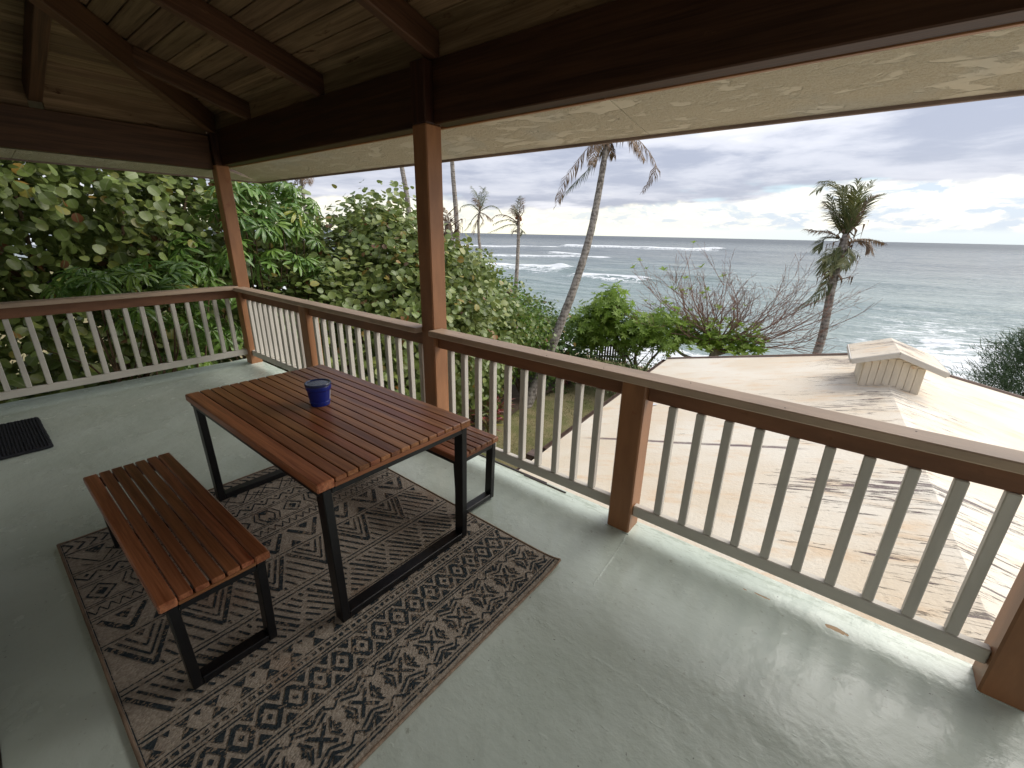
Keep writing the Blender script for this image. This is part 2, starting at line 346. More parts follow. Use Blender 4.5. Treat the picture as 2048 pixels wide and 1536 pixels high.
def sea_mat():
    m_, t, b = new_mat('sea_water'); v = t.node('ShaderNodeNewGeometry').outputs['Position']; x, y, z = t.sep(v)
    flat = t.comb(x, y, 0.0)
    r = t.math('SQRT', t.math('ADD', t.math('MULTIPLY', x, x), t.math('MULTIPLY', y, y)))
    foam = t.node('ShaderNodeAttribute', attribute_name='foam').outputs['Fac']
    fr = t.mapv(flat, (1, 1, 1), (0, 0, 0), (0, 0, rad(-14)))
    big = t.noise(t.mapv(fr, (.010, .03, 1)), 1, 5, .6)
    shore = t.ramp(r, 40, 260, 1, 0)
    deep = t.mix(t.ramp(big, .35, .65), (.11, .14, .15), (.15, .18, .185))
    teal = t.mix(t.ramp(big, .35, .65), (.18, .25, .243), (.26, .325, .312))
    col = t.mix(shore, deep, teal)
    far = t.ramp(r, 250, 1500); col = t.mix(far, col, (.085, .105, .118))
    # foam: attribute gives where, noise gives the lace
    lace = t.node('ShaderNodeTexVoronoi', feature='DISTANCE_TO_EDGE'); wp = t.noise(t.mapv(flat, (.5, .5, 1)), 1, 4, .6)
    lw = t.node('ShaderNodeVectorMath', operation='ADD'); t.link(t.mapv(fr, (.32, .55, 1)), lw.inputs[0]); t.link(t.comb(t.math('MULTIPLY', wp, 3), t.math('MULTIPLY', wp, 2), 0), lw.inputs[1])
    t.link(lw.outputs[0], lace.inputs[0]); lace.inputs['Scale'].default_value = 1
    ln = t.ramp(lace.outputs['Distance'], .02, .22, 1, 0)
    n1 = t.noise(t.mapv(fr, (.35, .8, 1)), 1, 6, .7)
    fm = t.math('ADD', t.math('MULTIPLY', foam, .9), t.math('ADD', t.math('MULTIPLY', ln, t.math('MULTIPLY', foam, .7)), t.math('MULTIPLY', t.math('SUBTRACT', n1, .5), 1.1)))
    fmask = t.math('MULTIPLY', t.ramp(fm, .42, .68), t.ramp(foam, .02, .12))
    wsk = t.noise(t.mapv(fr, (.05, .22, 1), (4, 2, 0)), 1, 7, .7)      # faint old foam streaks
    streak = t.math('MULTIPLY', t.math('MULTIPLY', t.ramp(wsk, .56, .70), .38), t.ramp(r, 60, 420, 1, .15))
    fmask = t.math('MAXIMUM', fmask, streak)
    col = t.mix(fmask, col, (.74, .77, .78))
    t.link(col, b.inputs['Base Color'])
    t.link(t.math('ADD', .22, t.math('ADD', t.math('MULTIPLY', fmask, .5), t.math('MULTIPLY', far, .16))), b.inputs['Roughness'])
    b.inputs['IOR'].default_value = 1.33; t.link(t.ramp(r, 40, 900, .40, .20), b.inputs['Specular IOR Level'])
    w1 = t.noise(t.mapv(fr, (.05, .16, 1)), 1, 4, .55); w2 = t.noise(t.mapv(fr, (.30, .85, 1)), 1, 4, .6); w3 = t.noise(t.mapv(fr, (1.6, 3.4, 1)), 1, 3, .6)
    h = t.math('ADD', t.math('MULTIPLY', w1, 3.0), t.math('ADD', t.math('MULTIPLY', w2, .8), t.math('MULTIPLY', w3, .16)))
    bump(t, b, h, 1.0, 0.9)
sea_mat()

# ---------------------------------------------------------------- object helpers
COL = S.collection
def tag(o, label=None, cat=None, group=None, kind=None):
    if label: o['label'] = label
    if cat: o['category'] = cat
    if group: o['group'] = group
    if kind: o['kind'] = kind
    return o
def empty(name, loc, label, cat, group=None):
    o = bpy.data.objects.new(name, None); o.empty_display_size = .1; COL.objects.link(o); o.location = loc
    return tag(o, label, cat, group)
def link(name, me, parent=None, mw=None):
    o = bpy.data.objects.new(name, me); COL.objects.link(o)
    if mw is not None: o.matrix_world = mw
    if parent is not None:
        o.parent = parent
        o.matrix_parent_inverse = world_of(parent).inverted()
    return o
def world_of(o):
    if o.parent is None: return o.matrix_basis.copy()
    return world_of(o.parent) @ o.matrix_parent_inverse @ o.matrix_basis
def copy_tree(o, parent=None):
    c = o.copy(); COL.objects.link(c)
    if parent is not None: c.parent = parent
    for ch in o.children: copy_tree(ch, c)
    return c
MC = {}
def box_mesh(l, w, h, mat, bev=.003):
    key = (round(l, 4), round(w, 4), round(h, 4), mat, bev)
    if key in MC: return MC[key]
    bm = bmesh.new(); bmesh.ops.create_cube(bm, size=1, matrix=Matrix.Diagonal((l, w, h, 1)))
    if bev: bmesh.ops.bevel(bm, geom=bm.edges[:], offset=min(bev, w * .3, h * .3), segments=1, affect='EDGES', profile=.5)
    me = bpy.data.meshes.new('box'); bm.to_mesh(me); bm.free(); me.materials.append(MATS[mat]); MC[key] = me; return me
def board(name, p0, p1, w, h, mat, parent=None, up=(0, 0, 1), bev=.003):
    """box whose local X runs p0->p1, w across, h along up"""
    p0 = Vector(p0); p1 = Vector(p1); X = (p1 - p0); L = X.length; X.normalize(); U = Vector(up)
    Y = U.cross(X).normalized(); Z = X.cross(Y)
    R3 = Matrix((X, Y, Z)).transposed()
    return link(name, box_mesh(L, w, h, mat, bev), parent, Matrix.Translation((p0 + p1) / 2) @ R3.to_4x4())
def mesh_np(name, V, F, mat, parent=None, attrs=None, mw=None, smooth=False):
    """V (n,3), F: (m,k) array of equal-size faces or a list of arrays"""
    me = bpy.data.meshes.new(name)
    Fs = F if isinstance(F, list) else [F]
    V = np.asarray(V, np.float32)
    nl = sum(f.size for f in Fs); npoly = sum(len(f) for f in Fs)
    me.vertices.add(len(V)); me.vertices.foreach_set('co', V.ravel())
    me.loops.add(nl); me.polygons.add(npoly)
    me.loops.foreach_set('vertex_index', np.concatenate([f.ravel() for f in Fs]).astype(np.int32))
    tot = np.concatenate([np.full(len(f), f.shape[1]) for f in Fs]); st = np.concatenate([[0], np.cumsum(tot)[:-1]])
    me.polygons.foreach_set('loop_start', st.astype(np.int32)); me.polygons.foreach_set('loop_total', tot.astype(np.int32))
    me.update(calc_edges=True)
    for k, a in (attrs or {}).items():
        at = me.attributes.new(k, 'FLOAT', 'POINT'); at.data.foreach_set('value', np.asarray(a, np.float32))
    for mm in (mat if isinstance(mat, (list, tuple)) else [mat]): me.materials.append(MATS[mm])
    if smooth: me.polygons.foreach_set('use_smooth', np.ones(npoly, bool))
    me.validate()
    if name is None: return me
    return link(name, me, parent, mw)
class MB:
    """collects vertices and faces into one mesh"""
    def __init__(s): s.v = []; s.f = []; s.m = []
    def add(s, vs, fs, mi=0):
        o = len(s.v); s.v += [tuple(v) for v in vs]; s.f += [tuple(i + o for i in f) for f in fs]; s.m += [mi] * len(fs)
    def tube(s, pts, rads, n=6, mi=0, cap=True):
        pts = [Vector(p) for p in pts]; vs = []; ref = Vector((0.3, 0.2, 1)).normalized()
        for i, p in enumerate(pts):
            d = (pts[min(i + 1, len(pts) - 1)] - pts[max(i - 1, 0)])
            if d.length < 1e-6: d = Vector((0, 0, 1))
            d.normalize(); a = d.cross(ref)
            if a.length < .05: a = d.cross(Vector((1, 0, 0)))
            a.normalize(); b_ = d.cross(a)
            for k in range(n):
                an = 2 * math.pi * k / n; vs.append(p + (a * math.cos(an) + b_ * math.sin(an)) * rads[i])
        fs = [(i * n + k, i * n + (k + 1) % n, (i + 1) * n + (k + 1) % n, (i + 1) * n + k) for i in range(len(pts) - 1) for k in range(n)]
        if cap: fs += [tuple(range(n))[::-1], tuple((len(pts) - 1) * n + k for k in range(n))]
        s.add(vs, fs, mi)
    def box(s, c, d, mi=0):
        x, y, z = (q / 2 for q in d)
        s.add([(c[0] + a * x, c[1] + b_ * y, c[2] + e * z) for a in (-1, 1) for b_ in (-1, 1) for e in (-1, 1)],
              [(0, 1, 3, 2), (4, 6, 7, 5), (0, 4, 5, 1), (2, 3, 7, 6), (0, 2, 6, 4), (1, 5, 7, 3)], mi)
    def build(s, name, mats, parent=None, mw=None, smooth=False):
        me = bpy.data.meshes.new(name); me.from_pydata(s.v, [], s.f)
        for mm in (mats if isinstance(mats, (list, tuple)) else [mats]): me.materials.append(MATS[mm])
        if any(s.m): me.polygons.foreach_set('material_index', s.m)
        if smooth: me.polygons.foreach_set('use_smooth', [True] * len(s.f))
        me.update()
        return link(name, me, parent, mw)
def catmull(P, n):
    P = [Vector(p) for p in P]; Q = [P[0] * 2 - P[1]] + P + [P[-1] * 2 - P[-2]]; out = []
    for i in range(1, len(Q) - 2):
        for k in range(n):
            t_ = k / n; a, b_, c_, d = Q[i - 1], Q[i], Q[i + 1], Q[i + 2]
            out.append(.5 * ((2 * b_) + (c_ - a) * t_ + (2 * a - 5 * b_ + 4 * c_ - d) * t_ ** 2 + (3 * b_ - a - 3 * c_ + d) * t_ ** 3))
    out.append(P[-1]); return out

# ================================================================ THE SETTING
def grid(xs, ys, zf):
    nx, ny = len(xs), len(ys); X, Y = np.meshgrid(xs, ys, indexing='ij'); Z = zf(X, Y)
    V = np.stack([X, Y, Z], -1).reshape(-1, 3); i = np.arange(nx - 1)[:, None] * ny + np.arange(ny - 1)[None, :]
    F = np.stack([i, i + ny, i + ny + 1, i + 1], -1).reshape(-1, 4); return V, F
def sstep(a, b, x):
    t = np.clip((x - a) / (b - a), 0, 1); return t * t * (3 - 2 * t)

# lanai floor: a coated slab whose edge rolls up into a low lip
def floor_z(X, Y):
    lip = np.maximum(sstep(-.19, .0, Y), np.clip((.02 - X) / .16, 0, 1) ** 1.5) * .014
    lip = lip - .004 * np.exp(-((Y + .24) / .08) ** 2)
    return lip + .0018 * np.sin(X * 5.1 + Y * 3) * np.sin(Y * 4.3)
xs = np.concatenate([np.linspace(-.24, .0, 14), np.linspace(.06, 9.4, 150)]); ys = np.concatenate([np.linspace(-2.52, -.3, 36), np.linspace(-.28, .075, 26)])
V, F = grid(xs, ys, floor_z)
fl = mesh_np('floor', V, F, 'floor_paint', smooth=True); tag(fl, kind='structure')
mb = MB(); mb.box((4.58, -1.22, -.125), (9.63, 2.585, .205)); o = mb.build('floor_slab', 'siding_paint'); tag(o, kind='structure')

# ground
def gz(X, Y):
    base = np.where(Y < 15, -3.6, -3.6 - 4.4 * np.clip((Y - 15) / 15, 0, 1) ** 1.0)
    base = base - .8 * sstep(30, 45, Y)
    return base + .06 * np.sin(X * .7) * np.cos(Y * .6) + .02 * np.sin(X * 3.1 + Y * 2.2)
V, F = grid(np.linspace(-90, 60, 120), np.linspace(-40, 46, 110), gz)
o = mesh_np('ground', V, F, 'lawn', smooth=True); tag(o, kind='structure')

# sea: fine near the shore, coarse towards the horizon
ZS = -7.3
CRESTS = [  # polyline of a breaking crest, width, height, foam strength
 ([(-232, 232), (-212, 262), (-196, 302)], 9, .5, 1.0), ([(-203, 338), (-165, 350), (-128, 360), (-92, 368)], 9, 1.5, 1.1),
 ([(-128, 203), (-110, 200)], 4, .6, .9), ([(-126, 147), (-108, 165), (-90, 180)], 4.5, .4, .95), ([(-86, 100), (-74, 103), (-62, 105)], 5.5, .5, 1.1),
 ([(-48, 94), (-41, 92.5), (-33, 91)], 2.6, .6, 1.1), ([(-92, 368), (-50, 362), (-10, 360)], 8, 1.0, 0.0), ([(-62, 105), (-45, 103), (-20, 108)], 3, .7, .25)]
def seg_dist(X, Y, pts):
    best = np.full(X.shape, 1e9)
    for (ax, ay), (bx, by) in zip(pts[:-1], pts[1:]):
        L2 = (bx - ax) ** 2 + (by - ay) ** 2; t_ = np.clip(((X - ax) * (bx - ax) + (Y - ay) * (by - ay)) / L2, 0, 1)
        best = np.minimum(best, np.hypot(X - ax - t_ * (bx - ax), Y - ay - t_ * (by - ay)))
    return best
def build_sea():
    rr = np.concatenate([np.geomspace(22, 460, 330), np.geomspace(480, 32000, 50)]); aa = np.radians(np.linspace(-100, 62, 560))
    Rr, A = np.meshgrid(rr, aa, indexing='ij'); X = 2 + Rr * np.sin(A); Y = -4 + Rr * np.cos(A)
    Z = np.full(X.shape, ZS); cell = np.gradient(rr)[:, None]
    for wl, amp, ang in ((5, .05, 15), (9, .10, -8), (16, .16, 10), (31, .26, 0), (60, .34, -12), (3.2, .035, 40)):
        k = 2 * math.pi / wl; fade = np.clip((wl / 3.2 - cell) / (wl / 3.2), 0, 1)
        ph = k * (X * math.sin(rad(ang - 14)) + Y * math.cos(rad(ang - 14))) + 2.2 * np.sin(X * .045 + wl) + 1.3 * np.sin(Y * .03 + X * .02 + wl)
        Z = Z + amp * fade * (np.abs(np.sin(ph / 2)) * -2 + 1) * .8
    foam = np.zeros(X.shape)
    wob = 3.0 * np.sin(X * .09) + 1.6 * np.sin(X * .23 + 1) + .8 * np.sin(X * .61)
    for pts, w, h, fs in CRESTS:
        d = seg_dist(X, Y + wob * min(1, w / 6), pts); Z = Z + h * np.exp(-(d / w) ** 2)
        foam = np.maximum(foam, fs * np.exp(-(d / (w * .85)) ** 2))
        d2 = seg_dist(X, Y + w * 1.6 + wob * min(1, w / 6), pts); foam = np.maximum(foam, min(fs, 1) * .42 * np.exp(-(d2 / (w * 1.6)) ** 2))
    # wash along the beach and the lacy backwash on the right
    foam = np.maximum(foam, 1.1 * np.exp(-((Y - 30 - .25 * X * (X > 0) - np.sin(X * .4)) / 6.0) ** 2) * sstep(14, -2, X))
    foam = np.maximum(foam, .62 * sstep(6, 14, X) * sstep(78, 48, Y) * sstep(26, 30, Y))
    foam = np.maximum(foam, .36 * sstep(-6, 12, X) * sstep(120, 60, Y) * sstep(28, 34, Y))
    V = np.stack([X, Y, Z], -1).reshape(-1, 3); nx, ny = X.shape
    i = np.arange(nx - 1)[:, None] * ny + np.arange(ny - 1)[None, :]
    F = np.stack([i, i + 1, i + ny + 1, i + ny], -1).reshape(-1, 4)
    o = mesh_np('sea', V, F, 'sea_water', attrs={'foam': foam.ravel()}, smooth=True); tag(o, kind='structure')
build_sea()

# ================================================================ OUR HOUSE: roof over the lanai
TAN = .275; Z0 = 2.905                          # underside of the decking at the wall line of the beams (y = 0 / x = 0)
roof = empty('lanai_roof', (0, 0, 2.37), 'dark timber hip roof with plank ceiling and stucco eave over the lanai', 'roof')
XE = 9.4; YB = -2.9
# ceiling planks, long slope (run along x) and hip-end slope (run along y)
pw = .1345
def slope_board(name, a, b, mat, nrm, w, th, lift):
    a = Vector(a); b = Vector(b); n = Vector(nrm).normalized()
    return board(name, a + n * lift, b + n * lift, w, th, mat, roof, n, .004)
nL = (0, TAN, 1); nH = (-TAN, 0, 1)
k = 0
sw = pw * math.sqrt(1 + TAN * TAN)
y = .07
while y - pw > -3.1:
    yc = y - pw / 2; z = Z0 - TAN * yc
    x0 = max(-yc, 0) + .0 if yc < 0 else -yc
    cuts = [x0 + .02, 2.33 + (2.78 if k % 2 else 0) + .0, XE] if x0 < 2.2 else [x0 + .02, 5.11 if k % 2 else 7.9, XE]
    for a, b in zip(cuts[:-1], cuts[1:]):
        if b - a > .2: slope_board('plank', (a + .001, yc, z), (b - .001, yc, z), 'ceiling_plank', nL, sw - .006, .02, .010 + random.uniform(0, .0015))
    y -= pw; k += 1
x = -.07
while x < 3.0:
    xc = x + pw / 2; z = Z0 + TAN * xc; y0 = -xc if xc > 0 else -xc
    if xc < 2.9: slope_board('plank', (xc, min(y0, .07) - .02, z), (xc, -3.1, z), 'ceiling_plank', nH, sw - .006, .02, .010 + random.uniform(0, .0015))
    x += pw
# solid roofing over the planks (closes the gaps to the sky)
mb = MB(); H = .75
def rz(x_, y_): return Z0 + TAN * min(x_, -y_) if True else 0
def P3(x_, y_, dz): return (x_, y_, Z0 + TAN * min(x_ , -y_) + dz)
for dz, flip in ((.036, 0), (.075, 1)):
    fs = [(0, 1, 2, 3), (4, 5, 6)] if not flip else [(3, 2, 1, 0), (6, 5, 4)]
    mb.add([P3(-H, H, dz), P3(XE + .2, H, dz), P3(XE + .2, -3.2, dz), P3(3.2, -3.2, dz), P3(-H, H, dz), P3(3.2, -3.2, dz), P3(-H, -3.2, dz)], fs)
mb.build('roofing', 'fascia_paint', roof)
# beams
BT, BB = 2.735, 2.372
board('beam', (.07, .055, (BT + BB) / 2), (3.536, .055, (BT + BB) / 2), .11, BT - BB, 'beam_wood', roof, bev=.006)
board('beam', (3.676, .055, (BT + BB) / 2), (6.843, .055, (BT + BB) / 2), .11, BT - BB, 'beam_wood', roof, bev=.006)
board('beam', (6.983, .055, (BT + BB) / 2), (XE, .055, (BT + BB) / 2), .11, BT - BB, 'beam_wood', roof, bev=.006)
BTl, BBl = 2.675, 2.325
board('beam', (-.055, -.07, (BTl + BBl) / 2), (-.055, -3.0, (BTl + BBl) / 2), .11, BTl - BBl, 'rafter_wood', roof, bev=.006)
# blocking between the rafters above the beams
RX = [.868, 2.285, 3.668, 5.07, 6.47, 7.87]; RW = .075; RD = .155
edges = [.12] + RX + [XE]
for a, b in zip(edges[:-1], edges[1:]):
    board('blocking', (a + (RW / 2 if a > .2 else 0) + .003, .06, 2.82), (b - RW / 2 - .003 if b < XE else b, .06, 2.82), .05, .165, 'ceiling_plank', roof)
# common rafters
for xr in RX:
    top = min(3.05, 99); y1 = -3.0 if xr > 3.0 else -xr + .04
    n = Vector(nL).normalized()
    a = Vector((xr, .08, Z0 - TAN * .08)) - n * (RD / 2 + .002); b = Vector((xr, y1, Z0 - TAN * y1)) - n * (RD / 2 + .002)
    board('rafter', a, b, RW, RD, 'rafter_wood', roof, n, .006)
# jack rafters of the hip end
for yr in (-1.40, -2.55):
    n = Vector(nH).normalized(); x1 = -yr - .04
    a = Vector((-.08, yr, Z0 - TAN * .08)) - n * (RD / 2 + .002); b = Vector((x1, yr, Z0 + TAN * x1)) - n * (RD / 2 + .002)
    board('rafter', a, b, RW + .02, RD, 'rafter_wood', roof, n, .006)
for ya, yb in ((-.07, -1.351), (-1.449, -2.501), (-2.60, -2.95)): board('blocking', (-.06, ya, 2.79), (-.06, yb, 2.79), .05, .225, 'ceiling_plank', roof)
board('blocking', (-.10, .06, 2.79), (.12, .06, 2.79), .05, .225, 'ceiling_plank', roof)
n = Vector((-TAN, TAN, 2)).normalized()
board('hip_rafter', Vector((.0, -.0, Z0)) - n * .115, Vector((2.95, -2.95, Z0 + TAN * 2.95)) - n * .115, .085, .21, 'rafter_wood', roof, n, .006)
# eave: stucco soffit panels and fascia boards
D = .72; ZE = 2.302; YO = .111
def soffit(p):
    mb = MB(); q = [Vector(a) for a in p]; up = Vector((0, 0, .015))
    mb.add(q + [a + up for a in q], [(3, 2, 1, 0), (4, 5, 6, 7), (0, 1, 5, 4), (1, 2, 6, 5), (2, 3, 7, 6), (3, 0, 4, 7)]); mb.build('soffit', 'stucco', roof)
for a, b in ((-YO, 2.45), (2.455, 4.87), (4.875, 7.3), (7.305, XE)):
    oa = a if a > 0 else -D
    soffit([(a, YO, BB + .012), (b, YO, BB + .012), (b, D, ZE), (oa, D, ZE)])
    board('soffit_trim', (a, YO + .012, BB + .004), (b, YO + .012, BB + .004), .024, .018, 'post_paint', roof, bev=.002)
for a, b in ((YO, -1.6), (-1.605, -3.0)):
    oa = D if a > 0 else a
    soffit([(-D, oa, ZE), (-D, b, ZE), (-YO, b, BBl + .008), (-YO, a, BBl + .008)])
board('fascia', (-D - .03, D + .013, ZE + .052), (XE, D + .013, ZE + .052), .024, .14, 'fascia_paint', roof)
board('fascia', (-D - .013, D - .0, ZE + .052), (-D - .013, -3.0, ZE + .052), .024, .14, 'fascia_paint', roof)

# ---------------------------------------------------------------- posts
P = (0.0, 1.635, 3.606, 5.282, 6.913)
def post(x_, y_, top, label):
    c = empty('post', (x_, y_, 0), label, 'post', 'tall painted lanai posts')
    board('shaft', (x_, y_, .0), (x_, y_, 2.372), .14, .14, 'post_paint', c, (0, 1, 0), .008)
    board('post_head', (x_, y_, 2.3725), (x_, y_, top), .139, .139, 'beam_wood', c, (0, 1, 0), .008)
    mb = MB(); mb.box((x_, y_, .007), (.153, .153, .010)); mb.build('sealant_collar', 'floor_paint', c)
    return c
post(P[0], 0, 2.70, 'terracotta painted post standing in the far corner where the two railings meet')
c = post(P[2], 0, 2.73, 'tall terracotta painted post rising behind the table, dark stained at its top')
post(P[4], 0, 2.73, 'terracotta painted post cut off by the bottom right corner of the photo')

# ---------------------------------------------------------------- railings
def railing(label, tall, shorts, offs0, spc, cnt, T=None, skew=0.0, last_free=False):
    """a run along +x between tall posts; T maps the run into the world"""
    T = T or (lambda q: Vector(q))
    a0, a1 = tall
    r = empty('railing', T((a0, 0, 0)), label, 'railing', 'painted railings around the lanai')
    pa, pb = a0 + .071, a1 - .071
    board('handrail', T((pa, -.06, .983)), T((pb, -.06, .983)), .14, .042, 'cap_paint', r, bev=.006)
    stops = [a0] + shorts + [a1]
    for k in range(int((pb - pa) / .42)):
        q = T((pa + .2 + .42 * k + random.uniform(-.03, .03), -.06 + random.choice((-.035, .03)), 1.0042)); nm = MB(); nm.tube([q - Vector((0, 0, .002)), q + Vector((0, 0, .0006))], [.0035, .0035], 8); nm.build('nail_head', 'flashing', r)
    for s_ in shorts:
        board('short_post', T((s_, 0, .0)), T((s_, 0, .961)), .14, .14, 'post_paint', r, T((0, 1, 0)) - T((0, 0, 0)), .008)
        q = T((s_, 0, .007)); mb = MB(); mb.box(q, (.153, .153, .010)); mb.build('sealant_collar', 'floor_paint', r)
    for i, (s0, s1) in enumerate(zip(stops[:-1], stops[1:])):
        board('support_rail', T((s0 + .071, -.012, .908)), T((s1 - .071, -.012, .908)), .04, .106, 'brown_paint', r, bev=.004)
        board('bottom_rail', T((s0 + .071, -.020, .156)), T((s1 - .071, -.020, .156)), .042, .072, 'cream_paint', r, bev=.005)
        for k in range(cnt[i]):
            xx = s0 + offs0[i] + spc[i] * k + random.uniform(-.002, .002); tl = random.uniform(-.0015, .0015)
            board('baluster', T((xx, -.018, .193)), T((xx + tl, -.018, .854)), .041, .041, 'cream_paint', r, T((0, 1, 0)) - T((0, 0, 0)), .004)
    return r
railing('railing run behind the table, between the corner post and the tall middle post', (P[0], P[2]), [P[1]], (.19, .165), (.1376, .1515), (10, 12))
railing('railing run on the right, in front of the white neighbouring roof', (P[2], P[4]), [P[3]], (.2, .212), (.1395, .1366), (10, 10))
railing('railing run leaving the frame to the right of the corner post', (P[4], 9.35), [8.3], (.2, .2), (.137, .137), (8, 5))
a_ = rad(2.3)
def TL(q):
    # run along -y at x ~ -0.03, inner side towards +x
    s_, n_, z = q; return Vector((-.035 - n_ * math.cos(a_) + s_ * math.sin(a_), -s_ * math.cos(a_) , z + .012))
railing('railing run at the left end of the lanai, in front of the dense shrubs', (0, 2.52), [], (.19,), (.1424,), (16,), TL)

# ---------------------------------------------------------------- house wall behind the camera
wl = empty('house_wall', (4.5, -2.6, 0), 'cream board-clad house wall along the inner side of the lanai', 'wall')
for i in range(22):
    z = .14 + i * .152
    zt = z + .148
    def seg(xa, xb): board('siding_board', (xa, -2.60, z + .074), (xb, -2.60, z + .074), .024, .148, 'siding_paint', wl, bev=.004)
    if z < 2.1: seg(-.1, .42); seg(1.46, 9.4)
    elif z < 3.4: seg(-.1, 9.4)
board('baseboard', (1.46, -2.535, .075), (9.4, -2.535, .075), .022, .13, 'white_paint', wl)
board('baseboard', (-.1, -2.535, .075), (.42, -2.535, .075), .022, .13, 'white_paint', wl)
d = board('door', (.94, -2.60, .02), (.94, -2.60, 2.06), .9, .045, 'white_paint', wl, (0, 1, 0))
for zz in (.55, 1.45): board('door_panel', (.94, -2.572, zz - .3), (.94, -2.572, zz + .3), .62, .012, 'white_paint', d, (0, 1, 0), .006)
mb = MB(); mb.tube([(1.31, -2.575, 1.0), (1.31, -2.53, 1.0), (1.25, -2.52, 1.0)], [.012, .012, .012], 8); mb.build('handle', 'black_metal', d)
for xx in (.455, 1.425): board('door_trim', (xx, -2.575, .0), (xx, -2.575, 2.13), .068, .03, 'white_paint', wl, (0, 1, 0))
board('door_trim', (.42, -2.575, 2.10), (1.46, -2.575, 2.10), .03, .068, 'white_paint', wl)
mb = MB(); mb.box((4.65, -2.72, 1.7), (9.6, .2, 3.8)); mb.build('wall_core', 'siding_paint', wl)
ls = empty('lower_storey', (4.6, -.4, -3.6), 'ground floor wall of the house below the lanai', 'wall')
mb = MB(); mb.box((4.6, -1.5, -1.92), (9.2, 2.4, 3.4)); mb.build('wall', 'siding_paint', ls)
# dark flashing strip lying by the floor edge
mb = MB(); mb.box((4.02, .062, .0165), (1.3, .012, .012)); mb.box((4.66, .050, .0165), (.36, .009, .009)); mb.build('flashing', 'flashing')
tag(bpy.data.objects['flashing'], 'thin dark strip of loose flashing lying along the floor edge under the railing', 'flashing')

# ================================================================ FURNITURE
def slatted(name, label, cat, group, x0, x1, y0, y1, zt, nin, ow, thick, inset, leg, splay, foot_in):
    t_ = empty(name, ((x0 + x1) / 2, (y0 + y1) / 2, 0), label, cat, group)
    W = y1 - y0; iw = (W - 2 * ow) / nin; gap = .0052
    for ya, ww in ((y0 + ow / 2, ow), (y1 - ow / 2, ow)):
        board('slat', (x0, ya, zt - thick / 2), (x1, ya, zt - thick / 2), ww - gap * .5, thick, 'redwood_slat', t_, bev=.005)
    for i in range(nin):
        yy = y0 + ow + iw * (i + .5)
        sk = random.uniform(-.0016, .0016) if nin < 8 else random.uniform(-.0007, .0007)
        board('slat', (x0 + random.uniform(0, .002), yy + sk, zt - .0105 + random.uniform(-.0008, .0008)), (x1 - random.uniform(0, .002), yy - sk, zt - .0105), iw - gap - (.0015 if nin < 8 else 0), .021, 'redwood_slat', t_, bev=.0025)
    for xx in (x0 + .011, x1 - .011):
        board('end_apron', (xx, y0 + ow - .002, zt - .0215 - (thick - .0215) / 2 - .0005), (xx, y1 - ow + .002, zt - .0215 - (thick - .0215) / 2 - .0005), .02, thick - .022, 'redwood_end', t_, bev=.002)
    fz = zt - thick - .014
    # steel underframe
    for yy in (y0 + inset + .012, y1 - inset - .012):
        board('frame_rail', (x0 + .03, yy, fz), (x1 - .03, yy, fz), .024, .026, 'black_metal', t_, bev=.002)
    for sx, xt in ((1, x1 - foot_in - leg / 2), (-1, x0 + foot_in + leg / 2)):
        f_ = None
        ya, yb = y0 + inset + leg / 2, y1 - inset - leg / 2
        fa, fb = ya + splay, yb - splay
        for yt, yf in ((ya, fa), (yb, fb)):
            board('leg', (xt, yt, fz + .012), (xt, yf, .012), leg, leg * .62, 'black_metal', t_, (1, 0, 0) if False else (0, 1, 0), .003)
        board('foot_bar', (xt, fa + leg * .31, .012 + leg * .31), (xt, fb - leg * .31, .012 + leg * .31), leg, leg * .62, 'black_metal', t_, bev=.003)
        board('top_bar', (xt, ya + .02, fz), (xt, yb - .02, fz), leg, .026, 'black_metal', t_, bev=.002)
        for yy in (fa, fb):
            mb = MB(); mb.tube([(xt, yy, .0), (xt, yy, .014)], [.014, .014], 8); mb.build('foot_pad', 'black_metal', t_)
    return t_
slatted('table', 'red-brown slatted outdoor table with black metal legs standing on the patterned rug', 'table', None, 3.105, 4.640, -1.540, -.670, .75, 13, .078, .042, .012, .062, .012, .008)
slatted('bench', 'red-brown slatted bench in the foreground on the near side of the table', 'bench', 'slatted benches beside the table', 3.175, 4.478, -2.068, -1.690, .45, 5, .060, .036, .012, .055, .010, .004)
slatted('bench', 'red-brown slatted bench behind the table, half hidden against the railing', 'bench', 'slatted benches beside the table', 3.185, 4.492, -.642, -.262, .45, 5, .060, .036, .012, .055, .018, .004)

# blue tub
def lathe(prof, n, c):
    prof = [(a * .86, b_ * .86) for a, b_ in prof]
    mb = MB(); vs = []; 
    for r_, z in prof:
        for k in range(n):
            a = 2 * math.pi * k / n; vs.append((c[0] + r_ * math.cos(a), c[1] + r_ * math.sin(a), c[2] + z))
    fs = [(i * n + k, i * n + (k + 1) % n, (i + 1) * n + (k + 1) % n, (i + 1) * n + k) for i in range(len(prof) - 1) for k in range(n)]
    fs += [tuple(range(n))[::-1], tuple((len(prof) - 1) * n + k for k in range(n))]; mb.add(vs, fs); return mb
bc = (3.845, -1.088, .7505)
tub = empty('tub', bc, 'small blue plastic tub with a lid standing on the slatted table', 'tub')
lathe([(.0585, 0), (.060, .002), (.0615, .020), (.0655, .024), (.0655, .028), (.063, .031), (.0725, .104), (.078, .112), (.080, .132), (.078, .137)], 48, bc).build('body', 'blue_plastic', tub, smooth=False)
l_ = lathe([(.081, .137), (.0825, .139), (.0825, .150), (.080, .154), (.074, .154), (.070, .149), (.064, .148), (.001, .148)], 48, bc).build('lid', 'lid_plastic', tub, smooth=False)
